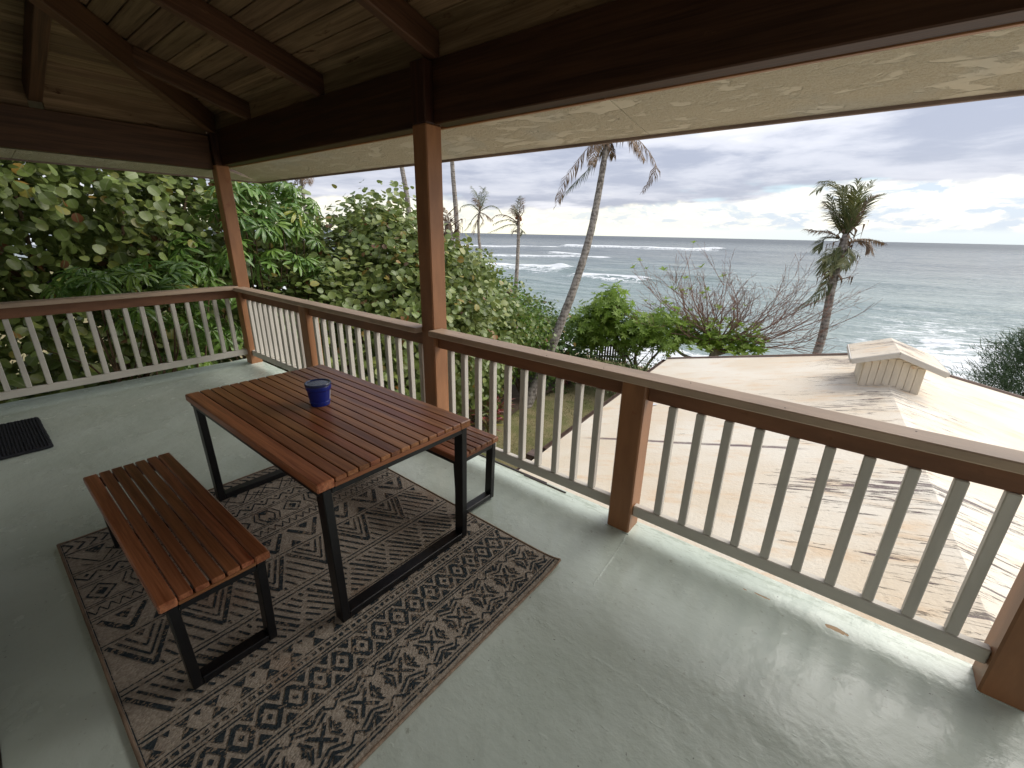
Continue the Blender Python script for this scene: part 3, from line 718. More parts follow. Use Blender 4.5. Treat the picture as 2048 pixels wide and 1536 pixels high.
def band(nm, mat, a0, a1, z0, z1, dr, par):
    mb = MB(); n = 10; vs = []; z0 *= .86; z1 *= .86
    for k in range(n + 1):
        a = rad(a0 + (a1 - a0) * k / n)
        for z in (z0, z1):
            r_ = .86 * (.063 + (.0725 - .063) * (z / .86 - .031) / .073) + dr; vs.append((bc[0] + r_ * math.cos(a), bc[1] + r_ * math.sin(a), bc[2] + z))
    mb.add(vs, [(2 * k, 2 * k + 2, 2 * k + 3, 2 * k + 1) for k in range(n)]); return mb.build(nm, mat, par)
lb = band('label', 'label_white', 40, 100, .036, .098, .0006, tub); 
for z in (.05, .056, .062, .068, .080, .086): band('print', 'label_print', 50, 90, z, z + .0022, .0010, lb)
lb2 = band('label', 'label_white', 205, 250, .036, .098, .0006, tub)

# ---------------------------------------------------------------- rug with a printed tribal pattern
RX0, RX1, RY0, RY1 = 2.965, 5.172, -2.232, -.538
def rug_lift(x_, y_): return .0008 * np.sin(x_ * 6 + 1) * np.sin(y_ * 7) + .020 * np.exp(-np.hypot(x_ - RX1, y_ - RY1) / .055) + .007 * np.exp(-np.hypot(x_ - RX0, y_ - RY0) / .07)
rug = empty('rug', ((RX0 + RX1) / 2, (RY0 + RY1) / 2, 0.004), 'beige outdoor rug with dark zigzag and diamond bands under the table', 'rug')
def rug_body():
    xs = np.concatenate([np.linspace(RX0, RX1 - .2, 60), np.linspace(RX1 - .19, RX1, 20)]); ys = np.concatenate([np.linspace(RY0, RY1 - .2, 46), np.linspace(RY1 - .19, RY1, 20)])
    V, F = grid(xs, ys, lambda X, Y: .0085 + rug_lift(X, Y))
    return mesh_np('rug_body', V, F, 'rug_base', rug, smooth=True)
rug_body()
mb = MB(); mb.box(((RX0 + RX1) / 2, (RY0 + RY1) / 2, .0045), (RX1 - RX0 - .01, RY1 - RY0 - .01, .005)); mb.build('backing', 'rug_binding', rug)
for a, b in (((RX0, RY0), (RX0, RY1)), ((RX1, RY0), (RX1, RY1)), ((RX0, RY0), (RX1, RY0)), ((RX0, RY1), (RX1, RY1))):
    mb = MB(); mb.tube([(a[0] + (b[0] - a[0]) * k / 60, a[1] + (b[1] - a[1]) * k / 60, .0078 + float(rug_lift(a[0] + (b[0] - a[0]) * k / 60, a[1] + (b[1] - a[1]) * k / 60))) for k in range(61)], [.0062] * 61, 8); mb.build('binding', 'rug_binding', rug, smooth=True)
def pattern():
    mb = MB(); cnt = [0]
    def poly(pts):
        z = .0108 + (cnt[0] % 60) * .00002; cnt[0] += 1
        q = [(min(max(x_, RX0 + .004), RX1 - .004), min(max(y_, RY0 + .004), RY1 - .004)) for x_, y_ in pts]
        jx = random.uniform(-.0012, .0012); q = [(x_ + jx + random.uniform(-.0012, .0012), y_ + random.uniform(-.0012, .0012), z + float(rug_lift(x_, y_))) for x_, y_ in q]
        ar = sum(q[i][0] * q[(i + 1) % len(q)][1] - q[(i + 1) % len(q)][0] * q[i][1] for i in range(len(q)))
        if ar < 0: q = q[::-1]
        mb.add(q, [tuple(range(len(q)))])
    def st(p, q, w):
        dx, dy = q[0] - p[0], q[1] - p[1]; L = math.hypot(dx, dy) or 1; nx, ny = -dy / L * w / 2, dx / L * w / 2
        n = max(1, int(L / .09)) if abs(dx) < 1e-6 and L > .5 else 1
        for i in range(n):
            a = (p[0] + dx * i / n, p[1] + dy * i / n); b = (p[0] + dx * (i + 1) / n, p[1] + dy * (i + 1) / n)
            poly([(a[0] - nx, a[1] - ny), (b[0] - nx, b[1] - ny), (b[0] + nx, b[1] + ny), (a[0] + nx, a[1] + ny)])
    def line(x_, w=.006): st((x_, RY0 + .012), (x_, RY1 - .012), w)
    def rep(pitch, fn, off=0.0):
        n = int((RY1 - RY0 - .02) / pitch) + 1
        for i in range(-1, n + 1):
            y_ = RY0 + .012 + off + i * pitch
            if y_ > RY0 - pitch * .4 and y_ < RY1 - .01: fn(y_)
    def ok(y_): return RY0 + .01 <= y_ <= RY1 - .01
    def S(p, q, w):
        if ok(p[1]) and ok(q[1]): st(p, q, w)
    def PL(pts):
        if all(ok(p[1]) for p in pts): poly(pts)
    def diamond(cx, cy, rx, ry, w):
        c_ = [(cx - rx, cy), (cx, cy + ry), (cx + rx, cy), (cx, cy - ry)]
        for i in range(4): S(c_[i], c_[(i + 1) % 4], w)
    def fdiamond(cx, cy, rx, ry): PL([(cx - rx, cy), (cx, cy + ry), (cx + rx, cy), (cx, cy - ry)])
    def zig(xa, xb, p, w, off=0):
        rep(p, lambda y_: (S((xa, y_), (xb, y_ + p / 2), w), S((xb, y_ + p / 2), (xa, y_ + p), w)), off)
    X = RX0
    line(X + .012, .005)
    # row of arrows
    def arrow(y_): S((X + .025, y_), (X + .070, y_ + .038), .013); S((X + .070, y_ + .038), (X + .118, y_), .013)
    rep(.050, arrow)
    line(3.105, .007)
    # triangles with hatching
    def tri(y_):
        S((3.125, y_), (3.30, y_ + .115), .008); S((3.30, y_ + .115), (3.125, y_ + .23), .008)
        PL([(3.125, y_ + .07), (3.125, y_ + .16), (3.20, y_ + .115)])
        for k in range(1, 4): S((3.30, y_ + .115 - .034 * k), (3.30 - .05 * k * .8, y_ + .10 - .06 * k), .007); S((3.30, y_ + .115 + .034 * k), (3.30 - .05 * k * .8, y_ + .13 + .06 * k), .007)
    rep(.23, tri)
    line(3.318); line(3.340, .005)
    zig(3.365, 3.425, .085, .010); rep(.085, lambda y_: fdiamond(3.375, y_ + .043, .012, .012)); rep(.085, lambda y_: fdiamond(3.435, y_ + .001, .011, .011))
    line(3.455, .005); line(3.475, .006)
    # diamonds between nested chevrons
    def dia(y_):
        cx = 3.56
        diamond(cx, y_, .070, .055, .010); fdiamond(cx, y_, .034, .026)
        for k in range(3):
            o_ = .080 + .030 * k
            S((cx - .072, y_ + o_ + .028), (cx, y_ + o_), .008) if k < 2 else None; S((cx, y_ + o_), (cx + .072, y_ + o_ + .028), .008) if k < 2 else None
            S((cx - .072, y_ - o_ - .028), (cx, y_ - o_), .008) if k < 2 else None; S((cx, y_ - o_), (cx + .072, y_ - o_ - .028), .008) if k < 2 else None
        PL([(cx - .072, y_ + .12), (cx - .072, y_ + .19), (cx - .02, y_ + .155)]); PL([(cx + .072, y_ + .12), (cx + .072, y_ + .19), (cx + .02, y_ + .155)])
    rep(.31, dia, .07)
    line(3.643, .005); line(3.660, .006)
    zig(3.68, 3.73, .042, .006); line(3.748, .006); line(3.766, .005)
    # bold V with a solid triangle
    def bigv(y_):
        S((3.79, y_ + .02), (3.935, y_ + .105), .022); S((3.935, y_ + .105), (3.79, y_ + .19), .022)
        PL([(3.79, y_ + .07), (3.79, y_ + .14), (3.85, y_ + .105)]); PL([(3.95, y_ - .03), (3.95, y_ + .03), (3.895, y_)])
    rep(.21, bigv)
    line(3.965, .007)
    # triangular cells: nested chevrons in one set, parallel hatching in the other
    def cells(xa, xb, p, nestn, w0, w1, gap_, hatch_n):
        m_ = (xb - xa) / (p / 2)
        def one(y_):
            ym = y_ + p / 2; g = .012
            for k in range(nestn):
                q = gap_ * k
                if q > p * .42: break
                S((xa, y_ + g + q), (xb - (q + g) * m_, ym), w0 if k == 0 else w1); S((xb - (q + g) * m_, ym), (xa, y_ + p - g - q), w0 if k == 0 else w1)
            q = gap_ * nestn
            if nestn and p / 2 - q > .014: PL([(xa, y_ + q + .012), (xa, y_ + p - q - .012), (xa + (p / 2 - q - .012) * m_ * .85, ym)])
            for k in range(hatch_n):      # cell with its apex on xa, between this triangle and the next
                t_ = (k + .55) * (p / (hatch_n + .3)); y0, y1 = ym, ym + p
                # parallel to the arm that rises from the apex (xa, y_+p)
                ys = y0 + t_; ye = (ys + y0 + 0) / 2 + p / 4 if False else (ys + y0) / 2
                S((xb, ys - .004), (xb - m_ * (ys - ye) * .92, ye + .006), w1) if ye > y0 + .004 else None
        rep(p, one)
    cells(3.985, 4.245, .25, 3, .018, .009, .031, 5)
    line(4.262, .006); line(4.288, .008)
    def hatchband(xa, xb, p, n_, w):
        m_ = (xb - xa) / (p / 2)
        def one(y_):
            for k in range(n_):
                t_ = p * k / n_; ye = (2 * y_ + t_ + p) / 2
                S((xa + .004, y_ + t_ + .006), (xa + m_ * (ye - y_ - t_) * .93, ye - .006), w if k else w * 1.6)
                ys = y_ + p / 2 + t_; ye = (ys + y_ + p / 2) / 2
                S((xb - .004, ys + .010), (xb - m_ * (ys - ye) * .93, ye + .010), w)
        rep(p, one)
    hatchband(4.305, 4.508, .235, 6, .010)
    line(4.525, .005); line(4.542, .008)
    # hourglasses
    def hour(y_): PL([(4.560, y_), (4.560, y_ + .05), (4.600, y_ + .025)]); PL([(4.600, y_ + .025), (4.640, y_ + .0), (4.640, y_ + .05)]); PL([(4.565, y_ + .058), (4.565, y_ + .082), (4.590, y_ + .07)])
    rep(.095, hour)
    line(4.652, .004)
    rep(.0305, lambda y_: PL([(4.664, y_), (4.664, y_ + .017), (4.682, y_ + .017), (4.682, y_)]))
    line(4.697, .006); line(4.712, .007)
    # concentric diamonds
    def dm(y_):
        diamond(4.792, y_, .062, .040, .017); fdiamond(4.792, y_, .015, .010)
        for s_ in (-1, 1): PL([(4.792 + s_ * .073, y_ + .022), (4.792 + s_ * .073, y_ + .073), (4.792 + s_ * .034, y_ + .0475)])
    rep(.0955, dm, .04)
    line(4.874, .007); line(4.889, .005)
    # crossed chevrons
    def cr(y_):
        cx = 5.01
        S((cx - .045, y_ - .036), (cx + .045, y_ + .036), .012); S((cx + .045, y_ - .036), (cx - .045, y_ + .036), .012)
        for k in range(3):
            q = .026 * k + .030
            for s_ in (-1, 1):
                S((cx + s_ * (q + .02), y_ - .045 - .01 * k), (cx + s_ * (q + .02) - s_ * .03, y_), .009) if k else None
                S((cx + s_ * (q + .02) - s_ * .03 , y_), (cx + s_ * (q + .02), y_ + .045 + .01 * k), .009) if k else None
                S((cx - .05 + .02 * k, y_ + s_ * (.060 + .0 * k)), (cx + .0, y_ + s_ * (.034 + .018 * k)), .008); S((cx + .05 - .02 * k, y_ + s_ * (.060)), (cx, y_ + s_ * (.034 + .018 * k)), .008)
        PL([(cx - .105, y_ - .022), (cx - .105, y_ + .022), (cx - .075, y_)]); PL([(cx + .105, y_ - .022), (cx + .105, y_ + .022), (cx + .075, y_)])
    rep(.168, cr, .07)
    zig(4.905, 4.945, .084, .007, .03); zig(5.115, 5.075, .084, .007, .03)
    line(5.128, .005); line(5.143, .009)
    st((RX0 + .012, RY0 + .010), (RX1 - .02, RY0 + .010), .003)
    return mb.build('print', 'rug_dark', rug)
pattern()

# doormat: rows of fat braided loops
dm_ = empty('doormat', (.9, -2.3, .02), 'thick charcoal braided doormat lying at the left edge of the floor', 'doormat')
def doormat():
    x0, x1, y0, y1 = .49, 1.335, -2.50, -2.075
    mb = MB(); mb.box(((x0 + x1) / 2, (y0 + y1) / 2, .012), (x1 - x0 - .02, y1 - y0 - .02, .018)); mb.build('backing', 'mat_yarn', dm_)
    base = bmesh.new(); bmesh.ops.create_icosphere(base, subdivisions=1, radius=1); BV = np.array([v.co[:] for v in base.verts]); BF = np.array([[v.index for v in f.verts] for f in base.faces]); base.free()
    VV = []; FF = []; n = 0; ny = 21; nx = 30
    for i in range(nx):
        for j in range(ny):
            cx = x0 + (x1 - x0) * (i + .5 + (.5 if j % 2 else 0) - .25) / nx; cy = y0 + (y1 - y0) * (j + .5) / ny
            s_ = np.array([.0125, .0088, .011]) * random.uniform(.85, 1.15); a = .25 + random.uniform(-.25, .25)
            v = BV * s_; v = np.stack([v[:, 0] * math.cos(a) - v[:, 1] * math.sin(a), v[:, 0] * math.sin(a) + v[:, 1] * math.cos(a), v[:, 2]], -1) + (cx, cy, .0215 + random.uniform(-.001, .002))
            VV.append(v); FF.append(BF + n); n += len(v)
    o = mesh_np('loops', np.concatenate(VV), np.concatenate(FF), 'mat_yarn', dm_, smooth=True); o['kind'] = 'stuff'
    for a, b in (((x0, y0), (x1, y0)), ((x0, y1), (x1, y1)), ((x0, y0), (x0, y1)), ((x1, y0), (x1, y1))):
        pts = [(a[0] + (b[0] - a[0]) * k / 40 + random.uniform(-.002, .002), a[1] + (b[1] - a[1]) * k / 40 + random.uniform(-.002, .002), .014 + (.002 if k % 2 else 0)) for k in range(41)]
        mb = MB(); mb.tube(pts, [.0125 + (.002 if k % 2 else -.001) for k in range(41)], 7); mb.build('edge_braid', 'mat_yarn', dm_, smooth=True)
doormat()

# ================================================================ NEIGHBOUR'S BUILDING BELOW
az_ = rad(-4.4); yd = Vector((math.sin(az_), math.cos(az_), 0)); xd = Vector((yd.y, -yd.x, 0))
R0 = Vector((7.018, 3.508, -.5)); SLN = .2448; HW = 4.33
MW = Matrix(((xd.x, yd.x, 0, R0.x), (xd.y, yd.y, 0, R0.y), (0, 0, 1, R0.z), (0, 0, 0, 1)))
nb = empty('neighbouring_building', (R0.x, R0.y, -3.6), 'low building with a weathered white painted gable roof and small roof vent', 'building')
def roof_pt(x_, y_): return (x_, y_, -SLN * abs(x_))
def roof_panel(sgn, hw, far_ridge, far_eave, y_near):
    n = 24; mb = MB(); vs = []; th = .05
    for j in range(2):
        for i in range(n + 1):
            for k in range(9):
                x_ = sgn * (hw * k / 8); yf = far_ridge + (far_eave - far_ridge) * k / 8; y_ = y_near + (yf - y_near) * i / n
                vs.append((x_, y_, -SLN * abs(x_) - j * th + (0 if j else .006 * mnoise.noise((x_ * 1.3, y_ * 1.3, 2)))))
    N = (n + 1) * 9; f = []
    for i in range(n):
        for k in range(8):
            a = i * 9 + k; q = (a, a + 1, a + 10, a + 9) if sgn > 0 else (a, a + 9, a + 10, a + 1)
            f.append(q); f.append(tuple(N + v for v in q[::-1]))
    for i in range(n): a = i * 9 + 8; f.append((a, N + a, N + a + 9, a + 9) if sgn > 0 else (a, a + 9, N + a + 9, N + a))
    for k in range(8): a = n * 9 + k; f.append((a, a + 1, N + a + 1, N + a)); a = k; f.append((a + 1, a, N + a, N + a + 1))
    mb.add(vs, f); return mb.build('roof_slope', 'painted_roofing', nb, MW, smooth=False)
E_far = (Vector((2.19, 9.816, -1.56)) - R0).dot(yd)
roof_panel(-1, HW, 5.75, E_far, -3.4); roof_panel(1, 4.3, 5.75, 6.75, -3.4)
def nbb(name, p0, p1, w, h, mat, par=nb, up=(0, 0, 1), bev=.004):
    T3 = MW.to_3x3(); return board(name, MW @ Vector(p0), MW @ Vector(p1), w, h, mat, par, T3 @ Vector(up), bev)
# gutters on the left eave: two troughs, the nearer set lower
def gutter(y0, y1, zt, xo):
    mb = MB(); pr_ = [(.0, 0), (.0, -.075), (-.02, -.095), (-.085, -.095), (-.105, -.07), (-.105, 0.0), (-.099, 0.0), (-.099, -.066), (-.083, -.088), (-.022, -.088), (-.006, -.07), (-.006, 0)]
    n = len(pr_); vs = [(xo + a, y_, zt + b) for y_ in (y0, y1) for a, b in pr_]
    mb.add(vs, [(k, (k + 1) % n, n + (k + 1) % n, n + k) for k in range(n)] + [tuple(range(6)), tuple(range(n, n + 6))[::-1]]); mb.build('gutter', 'gutter_brown', nb, MW)
ze_ = -SLN * HW - .012
gutter(-.10, E_far - .05, ze_, -HW - .002); gutter(-3.3, -.10, ze_ - .05, -HW - .002)
g_ = MB(); g_.box((-HW - .06, -.32, ze_ - .06), (.30, .20, .10)); gb = g_.build('drain_box', 'gutter_brown', nb, MW)
nbb('rake_trim', (-HW, E_far + .02, ze_ + .01), (0, 5.77, .0), .03, .09, 'fascia_paint'); nbb('rake_trim', (0, 5.77, 0), (4.3, 6.77, -SLN * 4.3), .03, .09, 'fascia_paint')
mb = MB(); mb.box((0, .9, -2.35), (7.6, 8.2, 1.9)); mb.build('wall', 'siding_paint', nb, MW)
for y_ in (-1, 1.5, 4): 
    f = MB(); f.box((-3.815, y_, -2.3), (.03, .9, .9)); w_ = f.build('window', 'white_paint', nb, MW); g = MB(); g.box((-3.835, y_, -2.3), (.012, .78, .78)); g.build('pane', 'lid_plastic', w_, MW)
# patch lying on the roof by the gutter
mb = MB(); mb.add([(-3.95, 2.1, 0), (-3.62, 2.0, 0), (-3.3, 2.28, 0), (-3.6, 2.42, 0), (-3.9, 2.38, 0)], [(0, 1, 2, 3, 4)])
mb.v = [(a, b, -SLN * abs(a) + .012) for a, b, c_ in mb.v]; mb.build('roof_patch', 'label_white', nb, MW)
# cupola vent astride the ridge
YF = 3.36; CW = .375; CD = 1.0
cu = MB()
Rb = lambda x_: -SLN * abs(x_)
WT = .345
vs = [(x_, y_, z) for y_ in (YF, YF + CD) for x_, z in ((-CW, Rb(CW) - .02), (-CW, WT), (0, WT + .135), (CW, WT), (CW, Rb(CW) - .02), (0, -.02))]
cu.add(vs, [(0, 5, 4, 3, 2, 1), (6, 7, 8, 9, 10, 11), (0, 1, 7, 6), (4, 10, 9, 3)])
cup = cu.build('cupola', 'cupola_white', nb, MW)
nb_ = 8
for i in range(nb_):
    xa = -CW + 2 * CW * i / nb_; xb = xa + 2 * CW / nb_; xm = (xa + xb) / 2
    top = WT + .135 * (1 - abs(xm) / CW) - .03
    nbb('cladding_board', (xm, YF - .008, Rb(xm) + .0), (xm, YF - .008, top), .5 * (xb - xa) * 2 - .007, .014, 'cupola_white', cup, (0, 1, 0), .002)
for s_ in (-1, 1):
    for i in range(10):
        yy = YF + CD * (i + .5) / 10; nbb('cladding_board', (s_ * (CW + .006), yy, Rb(CW)), (s_ * (CW + .006), yy, WT - .02), CD / 10 - .008, .012, 'cupola_white', cup, (1, 0, 0), .002)
# its little gable roof, overhanging
for s_, ex in ((-1, .565), (1, .61)):
    mb = MB(); n = 6; y0, y1 = YF - .15, YF + CD + .12; th = .07
    zr_, ze2 = WT + .235, WT + .235 - ex * .36
    vs = []
    for y_ in (y0, y1):
        for x_, z in ((0, zr_), (s_ * ex, ze2), (s_ * ex, ze2 - th), (0, zr_ - th)): vs.append((x_, y_, z))
    f = [(0, 1, 2, 3), (7, 6, 5, 4), (0, 4, 5, 1), (1, 5, 6, 2), (2, 6, 7, 3)]
    if s_ > 0: f = [q[::-1] for q in f]
    mb.add(vs, f); rf = mb.build('cupola_roof', 'painted_roofing', cup, MW)
    nbb('fascia', (0, y0 - .012, zr_ - th / 2 - .012), (s_ * ex, y0 - .012, ze2 - th / 2 - .012), .02, th + .012, 'cream_paint', cup)
    nbb('fascia', (s_ * (ex + .012), y0, ze2 - th / 2), (s_ * (ex + .012), y1, ze2 - th / 2), .02, th, 'cream_paint', cup)

# ================================================================ PLANTS
def tmpl_round(cup=.10, n=9, notch=True):
    V = [(0, 0, 0)]; 
    for k in range(n):
        a = 2 * math.pi * (k + .5) / n; r_ = .5 * (1 - .10 * (abs(math.cos(a + math.pi)) ** 6 if False else 0))
        x_, y_ = r_ * math.sin(a), .52 * math.cos(a); V.append((x_, y_ + .5, cup * abs(x_) * 2 - .05 * (y_ * 2) ** 2))
    V[0] = (0, .5, 0); F = [(0, 1 + (k + 1) % n, 1 + k) for k in range(n)]
    return np.array(V), np.array(F), np.array(V)[:, 0] * 1.0
def tmpl_lance(w=.34, droop=.25, fold=.10):
    pts = [(0, 0, 0), (w * .42, .28, fold), (w * .5, .58, fold - droop * .15), (0, 1, -droop), (-w * .5, .58, fold - droop * .15), (-w * .42, .28, fold), (0, .45, -.01)]
    F = [(6, 0, 1), (6, 1, 2), (6, 2, 3), (6, 3, 4), (6, 4, 5), (6, 5, 0)]
    V = np.array(pts); return V, np.array(F), V[:, 0] / w * .5
def tmpl_umbrella(nl=9, L=1.0, droop=.35):
    Vs, Fs, Ls = [], [], []; n = 0
    rr_ = random.Random(nl * 7 + int(droop * 100))
    for k in range(nl):
        a = 2 * math.pi * k / nl + rr_.uniform(-.12, .12); l = L * rr_.uniform(.82, 1.05); d = droop * rr_.uniform(.6, 1.4)
        loc = [(0, .10, 0), (.085, .42, .03 - d * .16), (.12, .70, .03 - d * .45), (.07, .93, -d * .80), (0, 1.0, -d), (-.07, .93, -d * .80), (-.12, .70, .03 - d * .45), (-.085, .42, .03 - d * .16), (0, .42, -d * .16), (0, .72, -d * .46)]
        V = np.array(loc) * (l, l, l); c_, s_ = math.cos(a), math.sin(a)
        V = np.stack([V[:, 0] * c_ - V[:, 1] * s_, V[:, 0] * s_ + V[:, 1] * c_, V[:, 2]], -1)
        F = np.array([(0, 1, 8), (0, 8, 7), (8, 1, 2), (8, 2, 9), (8, 9, 6), (8, 6, 7), (9, 2, 3), (9, 3, 4), (9, 4, 5), (9, 5, 6)])
        Vs.append(V); Fs.append(F + n); Ls.append(np.array([p[0] * 2.2 for p in loc])); n += len(V)
    # stalk below
    V = np.array([(.012, 0, 0), (-.012, .01, 0), (0, -.012, 0), (.012, 0, -.9), (-.012, .01, -.9), (0, -.012, -.9)])
    Vs.append(V); Fs.append(np.array([(0, 1, 4), (0, 4, 3), (1, 2, 5), (1, 5, 4), (2, 0, 3), (2, 3, 5)]) + n); Ls.append(np.zeros(6))
    return np.concatenate(Vs), np.concatenate(Fs), np.concatenate(Ls)
def tmpl_rosette(nl=7, w=.30, lift=.35):
    T, TF, TL_ = tmpl_lance(w, .12, .05); Vs, Fs, Ls = [], [], []; n = 0; rr_ = random.Random(nl)
    for k in range(nl):
        a = 2 * math.pi * k / nl + rr_.uniform(-.2, .2); el_ = lift * rr_.uniform(.3, 1.6); l = rr_.uniform(.75, 1.05)
        V = T * l; y_, z_ = V[:, 1] * math.cos(el_) - V[:, 2] * math.sin(el_), V[:, 1] * math.sin(el_) + V[:, 2] * math.cos(el_)
        V = np.stack([V[:, 0] * math.cos(a) - y_ * math.sin(a), V[:, 0] * math.sin(a) + y_ * math.cos(a), z_], -1)
        Vs.append(V); Fs.append(TF + n); Ls.append(TL_); n += len(V)
    return np.concatenate(Vs), np.concatenate(Fs), np.concatenate(Ls)
ROUND = tmpl_round(); LANCE = tmpl_lance(); UMB = tmpl_umbrella(10, 1, .38); UMB2 = tmpl_umbrella(8, 1, .6); ROS = tmpl_rosette(); OVAL = tmpl_lance(.62, .15, .08)

def frames(Nrm, up_dir, rng):
    """orthonormal frames: z = leaf normal, y = pointing direction projected"""
    Z = Nrm / np.linalg.norm(Nrm, axis=1, keepdims=True)
    Y = up_dir - (up_dir * Z).sum(1, keepdims=True) * Z
    Y /= np.linalg.norm(Y, axis=1, keepdims=True) + 1e-9
    X = np.cross(Y, Z); return X, Y, Z
def leaf_cloud(parent, pts, nrm, pointing, size, tmpl, mat, n_single=0, single_key=None, name='leaf', mass='foliage', rng=RNG, eye=(6.1, -2.2, 1.7)):
    """the n_single leaves that show largest become objects, the rest one mesh"""
    T, TF, TL_ = tmpl; X, Y, Z = frames(nrm, pointing, rng); N = len(pts)
    singles = np.zeros(N, bool)
    if n_single:
        d = np.linalg.norm(pts - np.array(eye), axis=1); score = size / d
        if single_key is not None: score = score * single_key
        singles[np.argsort(-score)[:n_single]] = True
        key = ('leaf', mat, id(tmpl[0]))
        if key not in MC:
            me = bpy.data.meshes.new('leaf'); me.from_pydata(T.tolist(), [], TF.tolist()); at = me.attributes.new('lx', 'FLOAT', 'POINT'); at.data.foreach_set('value', TL_.astype(np.float32))
            me.materials.append(MATS[mat + '_single']); MC[key] = me
        inv = world_of(parent).inverted()
        for i in np.nonzero(singles)[0]:
            o = bpy.data.objects.new(name, MC[key]); COL.objects.link(o); o.parent = parent; o.matrix_parent_inverse = inv
            s_ = float(size[i])
            o.matrix_basis = Matrix(((X[i, 0] * s_, Y[i, 0] * s_, Z[i, 0] * s_, pts[i, 0]), (X[i, 1] * s_, Y[i, 1] * s_, Z[i, 1] * s_, pts[i, 1]), (X[i, 2] * s_, Y[i, 2] * s_, Z[i, 2] * s_, pts[i, 2]), (0, 0, 0, 1)))
    r_ = ~singles; M_ = int(r_.sum())
    if M_ == 0: return
    V = pts[r_][:, None, :] + size[r_][:, None, None] * (T[None, :, 0:1] * X[r_][:, None] + T[None, :, 1:2] * Y[r_][:, None] + T[None, :, 2:3] * Z[r_][:, None])
    F = TF[None] + (np.arange(M_) * len(T))[:, None, None]
    tint = np.repeat(rng.random(M_), len(T)); lx = np.tile(TL_, M_)
    o = mesh_np(mass, V.reshape(-1, 3), F.reshape(-1, 3), mat, parent, {'tint': tint, 'lx': lx}); o['kind'] = 'stuff'
    return o
def blob_points(blobs, n, rng, shell=(.72, 1.05), cluster=9, spread=.16, zmin=-3.6, lump=.18):
    """clumped points near the surfaces of a union of ellipsoids (x,y,z,rx,ry,rz)"""
    B = np.array(blobs, float); w = (B[:, 3] * B[:, 4] + B[:, 4] * B[:, 5] + B[:, 3] * B[:, 5]); w /= w.sum()
    nc = int(n / cluster * 1.7); k = rng.choice(len(B), nc, p=w); d = rng.normal(size=(nc, 3)); d /= np.linalg.norm(d, axis=1, keepdims=True)
    wv = 1 + lump * np.sin(d[:, 0] * 5 + k) * np.cos(d[:, 1] * 6 + k * 2) + lump * .6 * np.sin(d[:, 2] * 9 + k * 3)
    r_ = (shell[0] + (shell[1] - shell[0]) * rng.random(nc) ** .6) * wv
    c = B[k, :3] + d * B[k, 3:6] * r_[:, None]
    # drop clumps deep inside another blob
    q = np.full(nc, 9.0)
    for b in B: q = np.minimum(q, np.linalg.norm((c - b[:3]) / b[3:6], axis=1))
    keep = (q > shell[0] * .72) & (c[:, 2] > zmin); c = c[keep]; d = d[keep]
    idx = np.repeat(np.arange(len(c)), cluster)[:n]
    if len(idx) < n: idx = np.concatenate([idx, rng.choice(len(c), n - len(idx))])
    p = c[idx] + rng.normal(size=(len(idx), 3)) * spread
    return p, d[idx]
def stems(parent, root, tips, r0, mat='bush_bark', name='stem', n=5, sag=.3):
    for tip in tips:
        a = Vector(root); b = Vector(tip); mid = (a + b) / 2 + Vector((random.uniform(-sag, sag), random.uniform(-sag, sag), random.uniform(-.1, sag)))
        mb = MB(); pts = catmull([a, a + (mid - a) * .5 + Vector((random.uniform(-.1, .1), random.uniform(-.1, .1), .1)), mid, b], n); L = len(pts)
        mb.tube(pts, [r0 * (1 - .75 * i / (L - 1)) for i in range(L)], 6)
        for _ in range(3):
            i = random.randint(L // 3, L - 3); q = pts[i] + Vector((random.uniform(-.7, .7), random.uniform(-.7, .7), random.uniform(.2, .9)))
            mb.tube([pts[i], (pts[i] + q) / 2 + Vector((.05, .05, .1)), q], [r0 * .4, r0 * .3, r0 * .12], 5)
        mb.build(name, mat, parent, smooth=True)

def bush(name, label, cat, group, root, blobs, n, size, tmpl, mat, singles, tips, up=.55, out=.8, rnd=.55, stem_r=.05, bark_='bush_bark', cluster=9, spread=.16, shell=(.72, 1.05), point='out', mixes=None, sd=None, lump=.18):
    rng = np.random.default_rng(sd or len(blobs) * 31 + n)
    b = empty(name, root, label, cat, group)
    stems(b, root, tips, stem_r, bark_)
    p, d = blob_points(blobs, n, rng, shell, cluster, spread, root[2], lump)
    nr = d * out + np.array((0, 0, up)) + rng.normal(size=d.shape) * rnd
    pt = (d + rng.normal(size=d.shape) * .5 + np.array((0, 0, -.25))) if point == 'out' else rng.normal(size=d.shape)
    sz = rng.uniform(size[0], size[1], len(p))
    if mixes:
        cut = int(len(p) * (1 - mixes[2])); perm = rng.permutation(len(p)); A, Bq = perm[:cut], perm[cut:]
        leaf_cloud(b, p[A], nr[A], pt[A], sz[A], tmpl, mat, singles, None, rng=rng)
        leaf_cloud(b, p[Bq], nr[Bq], pt[Bq], sz[Bq] * mixes[3], mixes[0], mixes[1], 0, rng=rng, mass='other_foliage')
    else: leaf_cloud(b, p, nr, pt, sz, tmpl, mat, singles, None, rng=rng)
    return b

GRP = 'dense seaside shrubs behind the railings'
